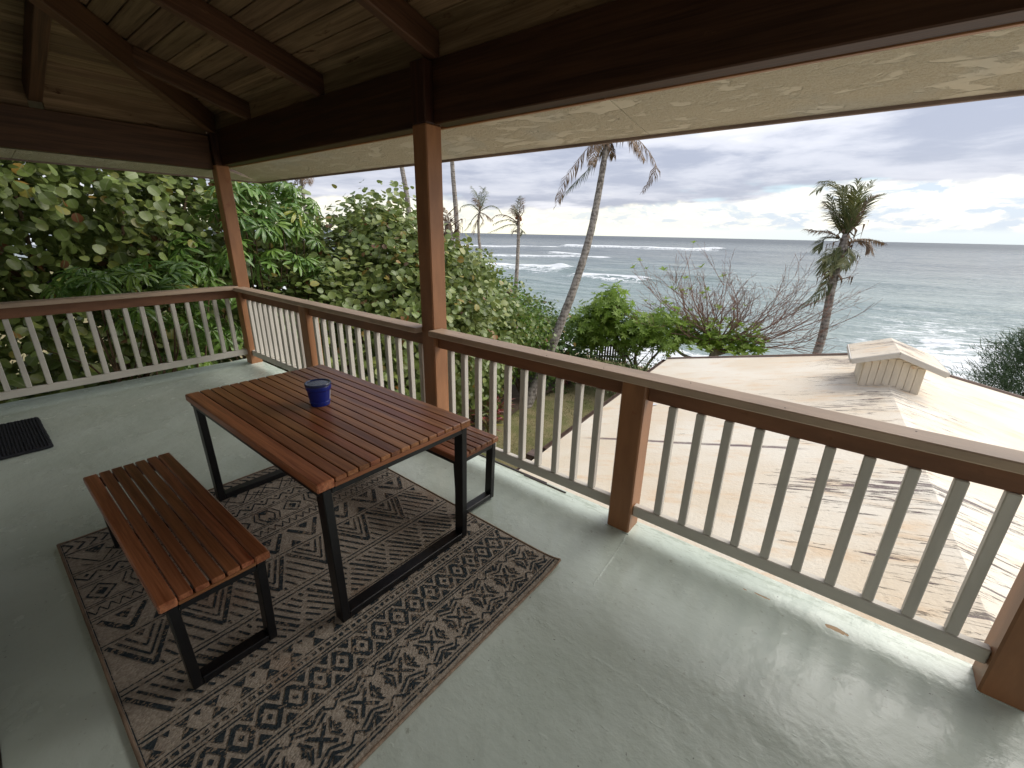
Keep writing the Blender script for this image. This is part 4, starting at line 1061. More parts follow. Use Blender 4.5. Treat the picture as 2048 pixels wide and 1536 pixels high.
# sea grape filling the left of the view
bush('sea_grape_tree', 'large sea grape with pale round leaves filling the far left under the eave', 'tree', GRP, (-2.6, -1.6, -3.6),
     [(-2.5, -2.9, 1.7, 1.0, 1.2, 1.3), (-2.6, -1.6, 2.1, 1.05, 1.1, 1.2), (-2.9, -.5, 2.0, 1.1, 1.0, 1.25), (-3.3, .5, 2.0, 1.1, 1.1, 1.2), (-3.9, 1.5, 1.9, 1.1, 1.2, 1.2), (-2.2, -3.9, 1.5, 1.0, 1.0, 1.4),
      (-2.9, -2.4, -.2, 1.1, 1.5, 1.5), (-3.0, -.8, .1, 1.1, 1.3, 1.4), (-3.2, -1.6, -2.0, 1.3, 2.0, 1.6), (-3.6, .8, 0, 1.2, 1.3, 1.6), (-4.0, -2.6, 2.5, 1.0, 1.3, 1.1), (-4.2, -.8, 2.7, 1.0, 1.4, 1.1), (-2.2, -2.2, 2.6, .8, 1.0, .9)],
     25000, (.08, .165), ROUND, 'sea_grape_leaf', 300, [(-2.4, -2.6, 1.6), (-2.5, -1.5, 2.2), (-2.8, -.4, 2.0), (-3.3, .6, 2.2), (-2.3, -3.6, 1.6), (-2.0, -1.0, .4), (-2.1, -2.3, .3)], stem_r=.075, lump=.22, up=.85, rnd=.6)
# umbrella tree: a light green clump just outside the left railing and a taller one behind the corner post
def umbrella_tree(label, root, heads, n_each, size, sd, bigr=.3):
    rng = np.random.default_rng(sd); b = empty('umbrella_tree', root, label, 'tree', GRP)
    stems(b, root, [h[:3] for h in heads], .035, 'bush_bark', sag=.25)
    P_, D_ = [], []
    for h in heads:
        m_ = int(n_each * h[3] ** 2 / bigr ** 2); d = rng.normal(size=(m_, 3)); d[:, 2] = np.abs(d[:, 2]) * .8 + rng.uniform(-.45, .3, m_); d /= np.linalg.norm(d, axis=1, keepdims=True)
        P_.append(np.array(h[:3]) + d * h[3] * rng.uniform(.55, 1.05, (m_, 1))); D_.append(d)
    p = np.concatenate(P_); d = np.concatenate(D_); nr = d * .8 + np.array((0, 0, .9)) + rng.normal(size=d.shape) * .22
    sz = rng.uniform(size[0], size[1], len(p)); h_ = len(p) // 2
    pt = rng.normal(size=d.shape)
    leaf_cloud(b, p[:h_ * 2:2], nr[:h_ * 2:2], pt[:h_ * 2:2], sz[:h_ * 2:2], UMB, 'umbrella_leaf', 150, rng=rng)
    leaf_cloud(b, p[1::2], nr[1::2], pt[1::2], sz[1::2], UMB2, 'umbrella_leaf', 150, rng=rng)
    return b
umbrella_tree('bright green umbrella tree clump rising just outside the left railing', (-1.0, -1.1, -3.6),
              [(-.75, -1.25, .98, .30), (-.95, -.85, 1.08, .32), (-1.15, -1.35, 1.0, .3), (-.85, -.50, .92, .3), (-.7, -.9, .62, .28), (-.8, -.35, .45, .3), (-.95, -.1, .75, .32), (-1.2, -.3, 1.1, .35)], 11, (.17, .25), 5)
umbrella_tree('tall glossy umbrella tree with fingered leaves behind the terracotta corner post', (-2.0, .9, -3.6),
              [(-1.9, .5, 1.9, .42), (-2.1, 1.0, 2.15, .42), (-1.6, .9, 1.6, .42), (-2.4, 1.6, 2.2, .45), (-1.9, 1.5, 1.75, .42), (-1.35, .55, 1.15, .4), (-1.5, 1.2, 1.1, .42), (-1.9, .1, 1.25, .4), (-1.2, .35, .6, .4),
               (-2.7, 2.2, 2.1, .45), (-2.2, 2.0, 1.6, .45), (-1.1, .8, .2, .4), (-1.3, .1, .1, .4), (-2.9, 1.4, 2.3, .42), (-1.6, 1.8, 1.0, .4), (-1.2, -.5, -.1, .35), (-1.1, .2, -.6, .4)], 12, (.19, .28), 6, .42)
bush('sea_grape_tree', 'big rounded sea grape bush between the corner post and the tall middle post', 'tree', GRP, (-1.9, 3.6, -3.6),
     [(-1.1, 3.0, .1, 1.35, 1.2, 1.15), (-2.0, 3.7, .95, 1.2, 1.2, 1.15), (-2.7, 4.1, 1.5, .9, .9, .85), (-.6, 3.6, -.5, 1.2, 1.2, 1.2), (-1.0, 2.2, -.9, 1.3, 1.0, 1.3), (-.9, 2.7, -1.8, 1.1, 1.1, 1.5), (-2.9, 3.2, .7, 1.2, 1.1, 1.2), (-1.6, 4.6, .5, 1.1, 1.1, 1.1), (-1.6, 1.8, .0, .9, .8, 1.0), (-.6, 1.7, -2.0, 1.2, 1.0, 1.6), (-3.6, 4.9, 1.5, .6, .6, .55)],
     19000, (.08, .155), ROUND, 'sea_grape_leaf', 300, [(-2.0, 3.5, 1.6), (-2.8, 4.2, 2.2), (-1.1, 3.0, .9), (-.6, 3.4, .3), (-3.0, 3.4, 1.6), (-3.5, 4.8, 1.9)], stem_r=.06)
bush('sea_grape_bush', 'sea grape bush right of the tall middle post, sloping down towards the sea', 'bush', GRP, (-2.2, 6.6, -3.6),
     [(-2.0, 5.4, -.35, 1.1, 1.1, 1.15), (-2.6, 6.2, .15, 1.0, 1.1, 1.0), (-1.5, 5.7, -1.1, 1.0, 1.0, 1.2), (-2.2, 6.9, -.7, 1.1, 1.1, 1.2), (-2.7, 7.0, -2.0, 1.0, 1.1, 1.2), (-3.2, 6.8, .3, .9, 1, .9)],
     10000, (.08, .145), ROUND, 'sea_grape_leaf', 200, [(-2.0, 5.5, .2), (-2.7, 6.3, .8), (-1.6, 5.8, -.6), (-2.3, 6.9, 0)], mixes=(OVAL, 'lime_leaf', .12, .7))
bush('hibiscus_bush', 'bright green leafy bush standing left of the leaning palm trunk', 'bush', GRP, (-2.2, 8.9, -3.6),
     [(-2.4, 7.9, -1.15, .95, .95, .95), (-2.3, 8.8, -1.75, .9, .9, .95), (-2.9, 8.2, -.55, .8, .9, .85), (-2.8, 7.6, -2.2, .8, .9, 1.1), (-2.7, 9.4, -1.3, .9, .9, .9)],
     6500, (.09, .15), OVAL, 'lime_leaf', 120, [(-2.4, 7.9, -.6), (-2.0, 8.6, -1.3), (-2.9, 8.2, 0)], mixes=(ROUND, 'sea_grape_leaf', .2, 1.0))
bush('hedge', 'dark green hedge stepping down behind the leaning palm', 'hedge', GRP, (-2.7, 11.2, -3.6),
     [(-2.6, 10.3, -2.0, 1.0, 1.0, 1.0), (-3.4, 10.3, -1.4, 1.1, 1.1, 1.0), (-2.6, 11.8, -2.4, 1.1, 1.1, 1.0), (-4.0, 9.4, -.7, 1.0, 1.1, 1.0), (-3.2, 12.9, -2.5, 1.2, 1.2, 1.1), (-2.1, 11.0, -3.0, .9, 1.1, .8), (-4.2, 11.5, -1.9, 1.1, 1.1, 1)],
     7500, (.09, .15), ROUND, 'hedge_leaf', 0, [(-2.6, 10.3, -1.4), (-3.4, 10.4, -.8), (-2.6, 11.8, -2)], mixes=(LANCE, 'hedge_leaf', .4, 1.1))
bush('bush', 'light green bush rising behind the middle post with upright red-tipped twigs', 'bush', GRP, (-4.6, 7.6, -3.6),
     [(-4.2, 7.0, .35, .8, .9, .8), (-4.4, 8.0, .0, .9, .9, .9), (-3.9, 7.4, -.6, .9, .9, 1.0), (-5.4, 8.9, .1, .9, .9, .8)],
     4500, (.09, .15), OVAL, 'lime_leaf', 60, [(-4.2, 7.0, 1.0), (-4.1, 7.3, 1.35), (-4.4, 8.1, .7), (-4.0, 7.9, 1.15), (-3.8, 8.0, .95)], stem_r=.03)
# further mass of shrubs behind, on the left, so no gap opens to the coast
bush('sea_grape_tree', 'distant sea grape thicket glimpsed behind the corner post under the eave', 'tree', GRP, (-6.5, 4.0, -3.6),
     [(-6.2, 2.2, .8, 1.5, 1.8, 1.5), (-6.4, 4.6, .9, 1.5, 1.8, 1.3), (-6.4, 6.6, .5, 1.4, 1.5, 1.2), (-5.6, 5.6, -.8, 1.5, 2.2, 1.6), (-5.4, .4, .4, 1.4, 1.8, 1.6), (-5.6, 2.8, -1.6, 1.5, 2.4, 1.8), (-5.2, -1.8, .3, 1.5, 1.8, 1.7)],
     7500, (.13, .19), ROUND, 'sea_grape_leaf', 0, [(-6, 2.2, 1.8), (-6.2, 4.5, 1.9), (-6.2, 6.4, 1.3)])

# light green spreading tree with rosettes, right of the leaning palm
bush('heliotrope_tree', 'low spreading tree with lime green leaf rosettes beside the neighbouring roof', 'tree', None, (.05, 13.2, -3.6),
     [(-.9, 11.9, -.75, .75, .75, .40), (-1.5, 11.8, -1.35, .75, .75, .38), (-.4, 12.2, -1.25, .8, .7, .38), (.35, 12.4, -1.35, .75, .7, .35), (-1.0, 12.2, -1.75, .8, .7, .32), (-.1, 12.6, -1.9, .7, .7, .30), (-1.7, 12.1, -1.95, .6, .6, .30), (-.7, 12.0, -.35, .45, .5, .30), (.9, 12.6, -1.0, .45, .5, .25), (1.0, 12.8, -1.75, .6, .6, .28)],
     1900, (.14, .22), ROS, 'rosette_leaf', 0, [(-.9, 11.9, -.8), (-1.5, 11.9, -1.5), (-.3, 12.3, -1.3), (.5, 12.5, -1.4), (-.9, 12.2, -1.9), (.95, 12.7, -1.2)], stem_r=.07, bark_='bush_bark', cluster=3, spread=.12, up=1.0, rnd=.45, point='any', shell=(.45, 1.05))
bush('shrub', 'olive green shrub at the corner of the gutter, below the spreading tree', 'bush', None, (.9, 11.3, -3.6),
     [(.8, 11.0, -2.75, .9, .7, .6), (.1, 11.4, -2.9, .8, .7, .55), (1.5, 11.3, -2.6, .7, .6, .55), (-.6, 12.0, -3.0, .8, .8, .6)],
     3800, (.07, .12), LANCE, 'hedge_leaf', 0, [(.8, 11, -2.4), (.1, 11.3, -2.6)], stem_r=.02, mixes=(LANCE, 'frond_dry', .12, 1.1))

# nearly bare almond tree behind the roof
def bare_tree():
    root = (2.35, 14.1, -3.7); b = empty('almond_tree', root, 'nearly bare tree fanning thin reddish branches over the water behind the roof', 'tree')
    mb = MB(); fork = Vector((2.42, 14.05, -2.0))
    mb.tube(catmull([root, (2.30, 14.1, -3.0), (2.40, 14.05, -2.4), fork], 5), list(np.linspace(.20, .15, 16)), 8)
    mb.tube(catmull([(2.36, 14.05, -2.35), (1.9, 14.0, -2.50), (1.4, 13.9, -2.40), (1.0, 13.8, -2.15), (.5, 13.7, -1.95)], 5), list(np.linspace(.085, .03, 21)), 6)
    mb.tube(catmull([(2.42, 14.05, -2.1), (2.0, 14.0, -1.98), (1.6, 13.95, -1.75), (1.2, 13.9, -1.55)], 5), list(np.linspace(.09, .035, 16)), 6)
    mb.tube(catmull([(2.44, 14.05, -2.2), (2.75, 14.05, -2.05), (2.9, 14.1, -1.8)], 5), list(np.linspace(.1, .07, 11)), 6)
    mb.build('trunk', 'pale_bark', b, smooth=True)
    rng = random.Random(4); tips = []; tw = MB(); lb_ = MB()
    def grow(p, d, L, r_, lv):
        n = 4; pts = [p]; q = p.copy(); dd = d.copy()
        for i in range(n):
            dd = (dd + Vector((rng.gauss(0, .09), rng.gauss(0, .09), rng.gauss(.02, .07)))).normalized(); q = q + dd * L / n; pts.append(q.copy())
        (lb_ if lv == 0 else tw).tube(pts, [max(.0040, r_ * (1 - .12 * i)) for i in range(n + 1)], 5 if lv == 0 else 4, cap=False)
        if lv >= 4 or L < .16: tips.append((q.copy(), dd.copy())); return
        grow(pts[-1], (dd + Vector((rng.gauss(0, .22), rng.gauss(0, .22), rng.gauss(.05, .18)))).normalized(), L * rng.uniform(.62, .85), r_ * .62, lv + 1)
        for _ in range(2 if lv < 2 else 1 + (rng.random() < .55)):
            i = rng.randint(1, n); s_ = Vector((rng.gauss(0, .5), rng.gauss(0, .45), rng.gauss(.12, .4)))
            grow(pts[i], (dd + s_).normalized(), L * rng.uniform(.45, .72), r_ * .5, lv + 1)
    for a in (-72, -63, -55, -46, -38, -28, -18, -6, 6, 18, 30, 40, 50, 58, 65, 72, 78):
        for _ in range(2):
            el_ = rad(a + rng.uniform(-4, 4)); d = Vector((math.sin(el_), rng.uniform(-.45, .45), max(.14, math.cos(el_) * .95))).normalized()
            grow(fork + Vector((rng.uniform(-.3, .3), rng.uniform(-.15, .15), rng.uniform(-.08, .15))), d, rng.uniform(.95, 1.40) * (1.2 if abs(a) > 40 else .95), .031, 0)
    lb_.build('branches', 'twig_bark', b, smooth=True); o = tw.build('twigs', 'twig_bark', b); o['kind'] = 'stuff'
    r2 = np.random.default_rng(9); n = 150
    tt = [t_ for t_ in tips]; sel = [tt[i] for i in r2.choice(len(tt), n)]
    p = np.array([s_[0][:] for s_ in sel]); 
    m_ = 620; low = np.stack([r2.uniform(.7, 3.9, m_), 14 + r2.normal(size=m_) * .5, -1.95 + np.abs(r2.normal(size=m_)) * .42], -1); low[:, 2] += (low[:, 0] - 2.4) * -.06
    keep = r2.random(n) < np.clip((2.6 - p[:, 0]) * .3 + .12, .05, .6); p = np.concatenate([p[keep], low])
    nr = r2.normal(size=p.shape) * .3 + (0, 0, 1)
    leaf_cloud(b, p, nr, r2.normal(size=p.shape), r2.uniform(.13, .22, len(p)), tmpl_rosette(5, .5, .5), 'rosette_leaf', 0, rng=r2)
bare_tree()

# casuarina at the right edge
def pine():
    rng = np.random.default_rng(3); root = (10.9, 18.6, -7.0); b = empty('ironwood_tree', root, 'feathery dark green ironwood crown at the right edge beyond the roof', 'tree')
    mb = MB(); mb.tube(catmull([root, (10.8, 18.5, -5), (10.9, 18.4, -2.5), (11.0, 18.3, -1.3)], 4), list(np.linspace(.16, .04, 13)), 8); mb.build('trunk', 'bush_bark', b, smooth=True)
    Vs, Fs, Ts = [], [], []; n = 0
    for k in range(520):
        t_ = rng.random(); z = -5.2 + 4.1 * t_; a = rng.uniform(0, 2 * math.pi); L = (2.0 * (1 - t_) ** .5 + .45) * rng.uniform(.7, 1.1)
        o = np.array((10.9, 18.4, z)); d = np.array((math.cos(a), math.sin(a), .55)); d /= np.linalg.norm(d)
        m_ = 46; s_ = rng.uniform(.25, 1, m_)[:, None] * L; p = o + d * s_ + rng.normal(size=(m_, 3)) * .09
        q = p + (d * .5 + rng.normal(size=(m_, 3)) * .35 + (0, 0, .15)) * rng.uniform(.16, .34, (m_, 1))
        w = np.cross(q - p, rng.normal(size=(m_, 3))); w /= np.linalg.norm(w, axis=1, keepdims=True); w *= .011
        V = np.stack([p - w, p + w, q], 1); Vs.append(V.reshape(-1, 3)); Fs.append(np.arange(m_ * 3).reshape(-1, 3) + n); n += m_ * 3; Ts.append(np.repeat(rng.random(m_), 3))
    V = np.concatenate(Vs); o = mesh_np('needles', V, np.concatenate(Fs), 'needle', b, {'tint': np.concatenate(Ts), 'lx': np.ones(len(V))}); o['kind'] = 'stuff'
pine()

# ---------------------------------------------------------------- coconut palms
def frond(parent, path, leaflet=.55, hang=.55, n=46, dry=.3, rs=None, tatter=.12, rach=.018, sweep=.65):
    """a pinnate leaf: rachis along path, two rows of narrow leaflets that hang and blow"""
    rs = rs or random; pts = catmull(path, 6); m_ = len(pts); d_cum = [0]
    for i in range(1, m_): d_cum.append(d_cum[-1] + (pts[i] - pts[i - 1]).length)
    L = d_cum[-1]; mb = MB(); mb.tube(pts, [rach * (1 - .85 * i / (m_ - 1)) for i in range(m_)], 4)
    V = [tuple(v) for v in mb.v]; F = [list(f) for f in mb.f]; T = [.5] * len(V); wind = Vector((-.15, -.1, 0))
    isdry = rs.random() < dry
    for k in range(n):
        s_ = (.10 + .90 * (k + .5) / n) * L; i = max(j for j in range(m_ - 1) if d_cum[j] <= s_ + 1e-9) if s_ < L else m_ - 2
        t_ = (s_ - d_cum[i]) / max(1e-6, d_cum[i + 1] - d_cum[i]); p = pts[i].lerp(pts[i + 1], t_); ax = (pts[i + 1] - pts[i]).normalized()
        side = ax.cross(Vector((0, 0, 1)));
        if side.length < .15: side = ax.cross(Vector((.6, .8, 0)))
        side.normalize(); u = s_ / L; ll = leaflet * (1 - .55 * abs(2 * u - .85) ** 1.6) * rs.uniform(.8, 1.1); 
        for sg in (-1, 1):
            if rs.random() < tatter: continue
            d1 = (side * sg * .75 + ax * sweep + Vector((0, 0, .15 - hang * .5)) + wind * .4 + Vector((rs.gauss(0, .09), rs.gauss(0, .09), rs.gauss(0, .09)))).normalized()
            d2 = (d1 * .55 + ax * .2 + Vector((0, 0, -hang * 1.3)) + wind * .5 + Vector((rs.gauss(0, .12), rs.gauss(0, .12), rs.gauss(0, .1)))).normalized()
            a = p; b_ = p + d1 * ll * .5; c_ = b_ + d2 * ll * .5; w = ax.cross(d1).cross(d1); w = ax - d1 * ax.dot(d1); w.normalize(); w *= .016 * (leaflet / .55)
            o = len(V); V += [tuple(a - w * .5), tuple(a + w * .5), tuple(b_ + w), tuple(b_ - w), tuple(c_)]; F += [[o, o + 1, o + 2, o + 3], [o + 3, o + 2, o + 4]]
            tn = rs.random(); T += [tn] * 5
    me = bpy.data.meshes.new('frond'); me.from_pydata(V, [], F); at = me.attributes.new('tint', 'FLOAT', 'POINT'); at.data.foreach_set('value', np.array(T, np.float32))
    at = me.attributes.new('lx', 'FLOAT', 'POINT'); at.data.foreach_set('value', np.ones(len(V), np.float32))
    me.materials.append(MATS['frond_dry' if isdry else 'frond_green']); link('frond', me, parent)
PALMS = {"A":{"trunk":[[-1.695,8.324,-3.76],[-1.652,8.622,-3.276],[-1.559,9.086,-2.506],[-1.456,9.835,-1.107],[-1.38,10.496,0.143],[-1.376,11.24,1.711],[-1.502,11.885,3.284],[-1.646,12.379,4.549],[-1.695,12.672,5.189]],"rad":[0.27,0.24,0.21,0.19,0.17,0.155,0.14,0.13,0.15],"fronds":[[[-1.677,12.652,5.111],[-1.884,12.164,4.76],[-2.117,11.521,4.103],[-2.263,10.919,3.381],[-2.231,10.418,2.57]],[[-1.692,12.619,5.063],[-1.88,12.39,4.422],[-2.144,12.109,3.799],[-2.564,11.731,3.24],[-2.8,11.571,2.839]],[[-1.677,12.652,5.111],[-1.703,12.153,4.841],[-1.648,11.627,4.368],[-1.452,11.17,3.794]],[[-1.662,12.685,5.158],[-1.148,13.096,4.936],[-0.634,13.393,4.455],[-0.304,13.497,3.867],[-0.526,13.104,3.146]],[[-1.662,12.685,5.158],[-1.237,12.812,4.987],[-0.821,12.842,4.614],[-0.418,12.783,4.06]],[[-1.688,12.664,5.158],[-1.685,13.355,5.903],[-1.278,14.187,6.239],[-0.647,14.943,6.006]],[[-1.688,12.664,5.158],[-2.046,12.141,5.637],[-2.401,11.463,5.757],[-2.593,10.65,5.28]],[[-1.688,12.664,5.158],[-2.06,13.323,6.096],[-2.61,13.843,7.041],[-3.349,14.155,7.853]],[[-1.688,12.664,5.158],[-1.26,12.527,5.608],[-0.847,12.412,6.136],[-0.188,12.317,6.266]],[[-1.677,12.652,5.111],[-1.655,12.714,4.599],[-1.587,12.878,4.236]],[[-1.688,12.664,5.158],[-2.431,13.201,5.671],[-3.364,13.546,6.091],[-4.177,13.68,5.814]]]},"B":{"trunk":[[5.139,15.245,-3.421],[5.26,15.839,-2.288],[5.291,16.245,-1.424],[5.236,16.566,-0.595],[5.185,16.855,0.151],[5.168,17.134,0.814],[5.17,17.391,1.396],[5.164,17.606,1.894]],"rad":[0.24,0.2,0.19,0.185,0.18,0.19,0.22,0.16],"fronds":[[[5.183,17.585,1.811],[4.991,17.622,2.548],[4.694,17.57,3.271],[4.306,17.241,3.527],[4.024,16.752,3.232]],[[5.183,17.585,1.811],[5.004,17.874,2.558],[4.816,18.121,3.228],[4.409,18.084,3.647],[4.0,17.883,3.696]],[[5.183,17.585,1.811],[5.123,17.775,2.553],[5.138,17.985,3.208],[5.09,18.055,3.659]],[[5.21,17.607,1.812],[5.218,18.172,2.569],[5.265,18.701,3.174],[5.448,19.33,3.761]],[[5.21,17.607,1.812],[5.319,18.116,2.566],[5.515,18.587,3.077],[5.879,19.061,3.295]],[[5.21,17.607,1.812],[5.311,17.752,2.47],[5.447,17.847,2.952],[5.67,17.887,3.152]],[[5.183,17.585,1.811],[4.994,17.689,2.387],[4.813,17.836,3.047],[4.76,17.999,3.51]],[[5.167,17.55,1.761],[4.805,17.72,2.389],[4.538,17.911,2.895],[4.376,18.116,3.242]],[[5.183,17.585,1.811],[5.197,17.578,2.383],[5.177,17.502,2.858],[5.072,17.316,3.238]],[[5.183,17.585,1.811],[4.907,17.819,2.226],[4.625,18.054,2.652],[4.272,18.197,3.001]],[[5.182,17.533,1.695],[4.718,17.148,1.963],[4.381,16.763,2.001],[4.044,16.384,2.055]],[[5.182,17.533,1.695],[4.81,17.375,1.802],[4.59,17.251,1.713],[4.495,17.117,1.374]],[[5.262,17.575,1.647],[5.599,18.033,1.773],[5.961,18.445,1.749],[6.261,18.777,1.656]],[[5.262,17.575,1.647],[5.527,17.675,1.704],[5.755,17.68,1.611],[5.902,17.592,1.453]],[[5.162,17.348,1.312],[5.104,17.079,0.728],[4.991,16.764,0.141],[4.744,16.414,-0.286],[4.43,16.083,-0.548]],[[5.17,17.391,1.396],[4.871,17.256,1.218],[4.771,17.205,0.874],[4.707,17.218,0.609]],[[5.205,17.456,1.48],[5.078,17.058,1.314],[4.902,16.621,1.151],[4.763,16.251,1.073]],[[5.193,17.469,1.529],[5.399,17.263,1.406],[5.353,16.771,1.087],[5.291,16.305,0.857]],[[5.193,17.469,1.529],[4.968,16.96,1.394],[4.99,16.496,0.913],[5.046,16.149,0.638]]]},"C":{"trunk":[[-23.558,29.842,-0.761],[-24.057,30.249,1.061],[-24.466,30.628,2.657],[-24.639,31.034,3.891]],"rad":[0.2,0.17666666666666667,0.15333333333333335,0.13000000000000003],"fronds":[[[-24.565,30.953,3.572],[-25.288,30.674,4.241],[-26.018,30.046,4.13],[-26.154,29.694,3.576]],[[-24.565,30.953,3.572],[-25.033,30.603,3.109],[-25.435,30.1,2.183],[-25.751,29.93,1.855]],[[-24.565,30.953,3.572],[-24.594,30.626,2.883],[-24.698,30.239,2.192],[-24.636,30.026,1.597]],[[-24.597,30.988,3.709],[-24.071,31.844,4.194],[-23.579,32.389,4.035],[-23.225,32.659,3.499]],[[-24.597,30.988,3.709],[-25.152,31.45,4.734],[-25.865,31.647,5.445],[-26.564,31.819,6.073]],[[-24.597,30.988,3.709],[-24.755,31.305,4.714],[-24.839,31.541,5.4],[-24.73,31.851,5.907]],[[-24.597,30.988,3.709],[-24.595,30.639,4.446],[-24.574,30.139,4.807]],[[-24.597,30.988,3.709],[-24.773,31.754,4.744],[-25.025,32.323,5.467],[-25.871,32.377,6.091]],[[-24.565,30.953,3.572],[-24.205,31.417,3.363],[-23.748,31.855,2.924]],[[-24.512,30.894,3.344],[-24.325,31.117,2.899],[-24.493,31.011,2.348]]]},"D":{"trunk":[[-12.309,21.169,-3.919],[-12.759,21.819,-1.637],[-13.057,22.301,-0.006],[-13.382,22.762,1.625],[-13.685,23.096,2.928]],"rad":[0.2,0.1825,0.165,0.14750000000000002,0.13],"fronds":[[[-13.625,22.927,2.438],[-14.26,22.604,2.847],[-14.812,22.188,2.898],[-15.139,21.78,2.562]],[[-13.587,22.885,2.275],[-14.236,22.59,2.264],[-14.831,22.223,1.989],[-15.403,21.872,1.712]],[[-13.636,22.99,2.601],[-13.841,23.114,3.251],[-13.901,23.283,3.741],[-13.892,23.478,4.168]],[[-13.636,22.99,2.601],[-14.044,23.154,3.095],[-14.386,23.345,3.53]],[[-13.674,23.032,2.764],[-13.762,23.342,3.422],[-13.866,23.568,3.918],[-13.833,23.746,4.057]],[[-13.636,22.99,2.601],[-13.383,23.204,3.09],[-13.329,23.226,3.503]],[[-13.446,22.782,1.787],[-13.75,22.717,1.879],[-13.863,22.645,1.615]],[[-13.56,22.907,2.275],[-14.02,22.589,2.588],[-14.495,22.087,2.507],[-14.789,21.645,2.236]],[[-13.495,22.887,2.113],[-13.324,23.127,1.892],[-13.426,23.104,1.562]]]},"E":{"trunk":[[-11.336,15.227,-0.769],[-11.686,15.408,0.271],[-12.096,15.656,1.571],[-12.545,15.987,3.132],[-13.016,16.302,4.693],[-13.383,16.584,5.994],[-13.729,16.883,7.296]],"rad":[0.2,0.18833333333333335,0.17666666666666667,0.16500000000000004,0.15333333333333335,0.14166666666666666,0.13000000000000003],"fronds":[[[-13.729,16.883,7.296],[-14.271,16.62,7.675],[-14.61,16.175,7.273]],[[-13.729,16.883,7.296],[-13.43,17.332,7.776],[-12.814,17.677,7.451]],[[-13.729,16.883,7.296],[-14.351,17.468,8.211],[-15.151,17.864,9.016]],[[-13.729,16.883,7.296],[-13.291,16.9,8.079],[-12.623,16.92,8.452]],[[-13.729,16.883,7.296],[-14.861,17.367,8.134],[-15.904,17.757,8.597]],[[-13.729,16.883,7.296],[-12.638,16.72,7.261],[-11.616,16.227,6.601]]]},"F":{"trunk":[[-13.576,13.887,0.221],[-14.318,14.214,2.299],[-14.854,14.476,3.859],[-15.35,14.655,5.157],[-15.76,14.902,6.457],[-16.045,15.135,7.498]],"rad":[0.2,0.18600000000000003,0.17200000000000001,0.15800000000000003,0.144,0.13],"fronds":[[[-16.045,15.135,7.498],[-16.587,14.872,7.877],[-16.926,14.426,7.475]],[[-16.045,15.135,7.498],[-15.725,15.601,7.978],[-15.112,15.909,7.575]],[[-16.045,15.135,7.498],[-16.715,15.684,8.416],[-17.563,16.043,9.226]],[[-16.045,15.135,7.498],[-15.538,15.205,8.277],[-14.825,15.225,8.571]],[[-16.045,15.135,7.498],[-17.249,15.565,8.342],[-18.365,15.899,8.811]]]},"G":{"trunk":[[-16.423,9.46,1.429],[-16.764,9.609,2.381],[-17.056,9.745,3.215],[-17.318,9.883,4.001],[-17.452,9.956,4.406]],"rad":[0.13,0.118625,0.10725,0.09587500000000002,0.0845],"fronds":[[[-17.424,9.925,4.287],[-17.574,9.677,3.994],[-17.632,9.44,3.56],[-17.6,9.254,3.08]],[[-17.424,9.925,4.287],[-17.78,9.607,3.696],[-18.079,9.332,3.098],[-18.547,9.274,3.298]],[[-17.424,9.925,4.287],[-17.578,9.907,4.523],[-17.838,9.592,4.276],[-18.109,9.141,3.74]],[[-17.424,9.925,4.287],[-16.97,9.916,4.215],[-16.552,9.755,3.861]],[[-17.435,9.937,4.334],[-17.911,9.887,4.31],[-18.472,9.767,4.283]],[[-17.424,9.925,4.287],[-17.167,9.954,4.502],[-16.694,9.999,4.365],[-16.298,9.828,3.878]]]},"H":{"trunk":[[-6.541,9.892,-0.057],[-6.728,10.069,0.681],[-6.96,10.21,1.418],[-7.186,10.314,2.062]],"rad":[0.28,0.24733333333333335,0.2146666666666667,0.18200000000000005],"fronds":[[[-6.939,10.186,1.325],[-6.903,10.379,1.698],[-6.841,10.485,1.829]],[[-7.076,10.28,1.786],[-6.999,10.381,1.417],[-6.967,10.359,0.851]],[[-7.15,10.303,1.97],[-7.186,10.11,1.597],[-7.118,9.919,1.042]],[[-7.033,10.233,1.601],[-6.81,10.383,1.235],[-6.621,10.546,0.957]],[[-7.15,10.303,1.97],[-7.266,10.373,2.338],[-7.421,10.37,2.613]]]}}
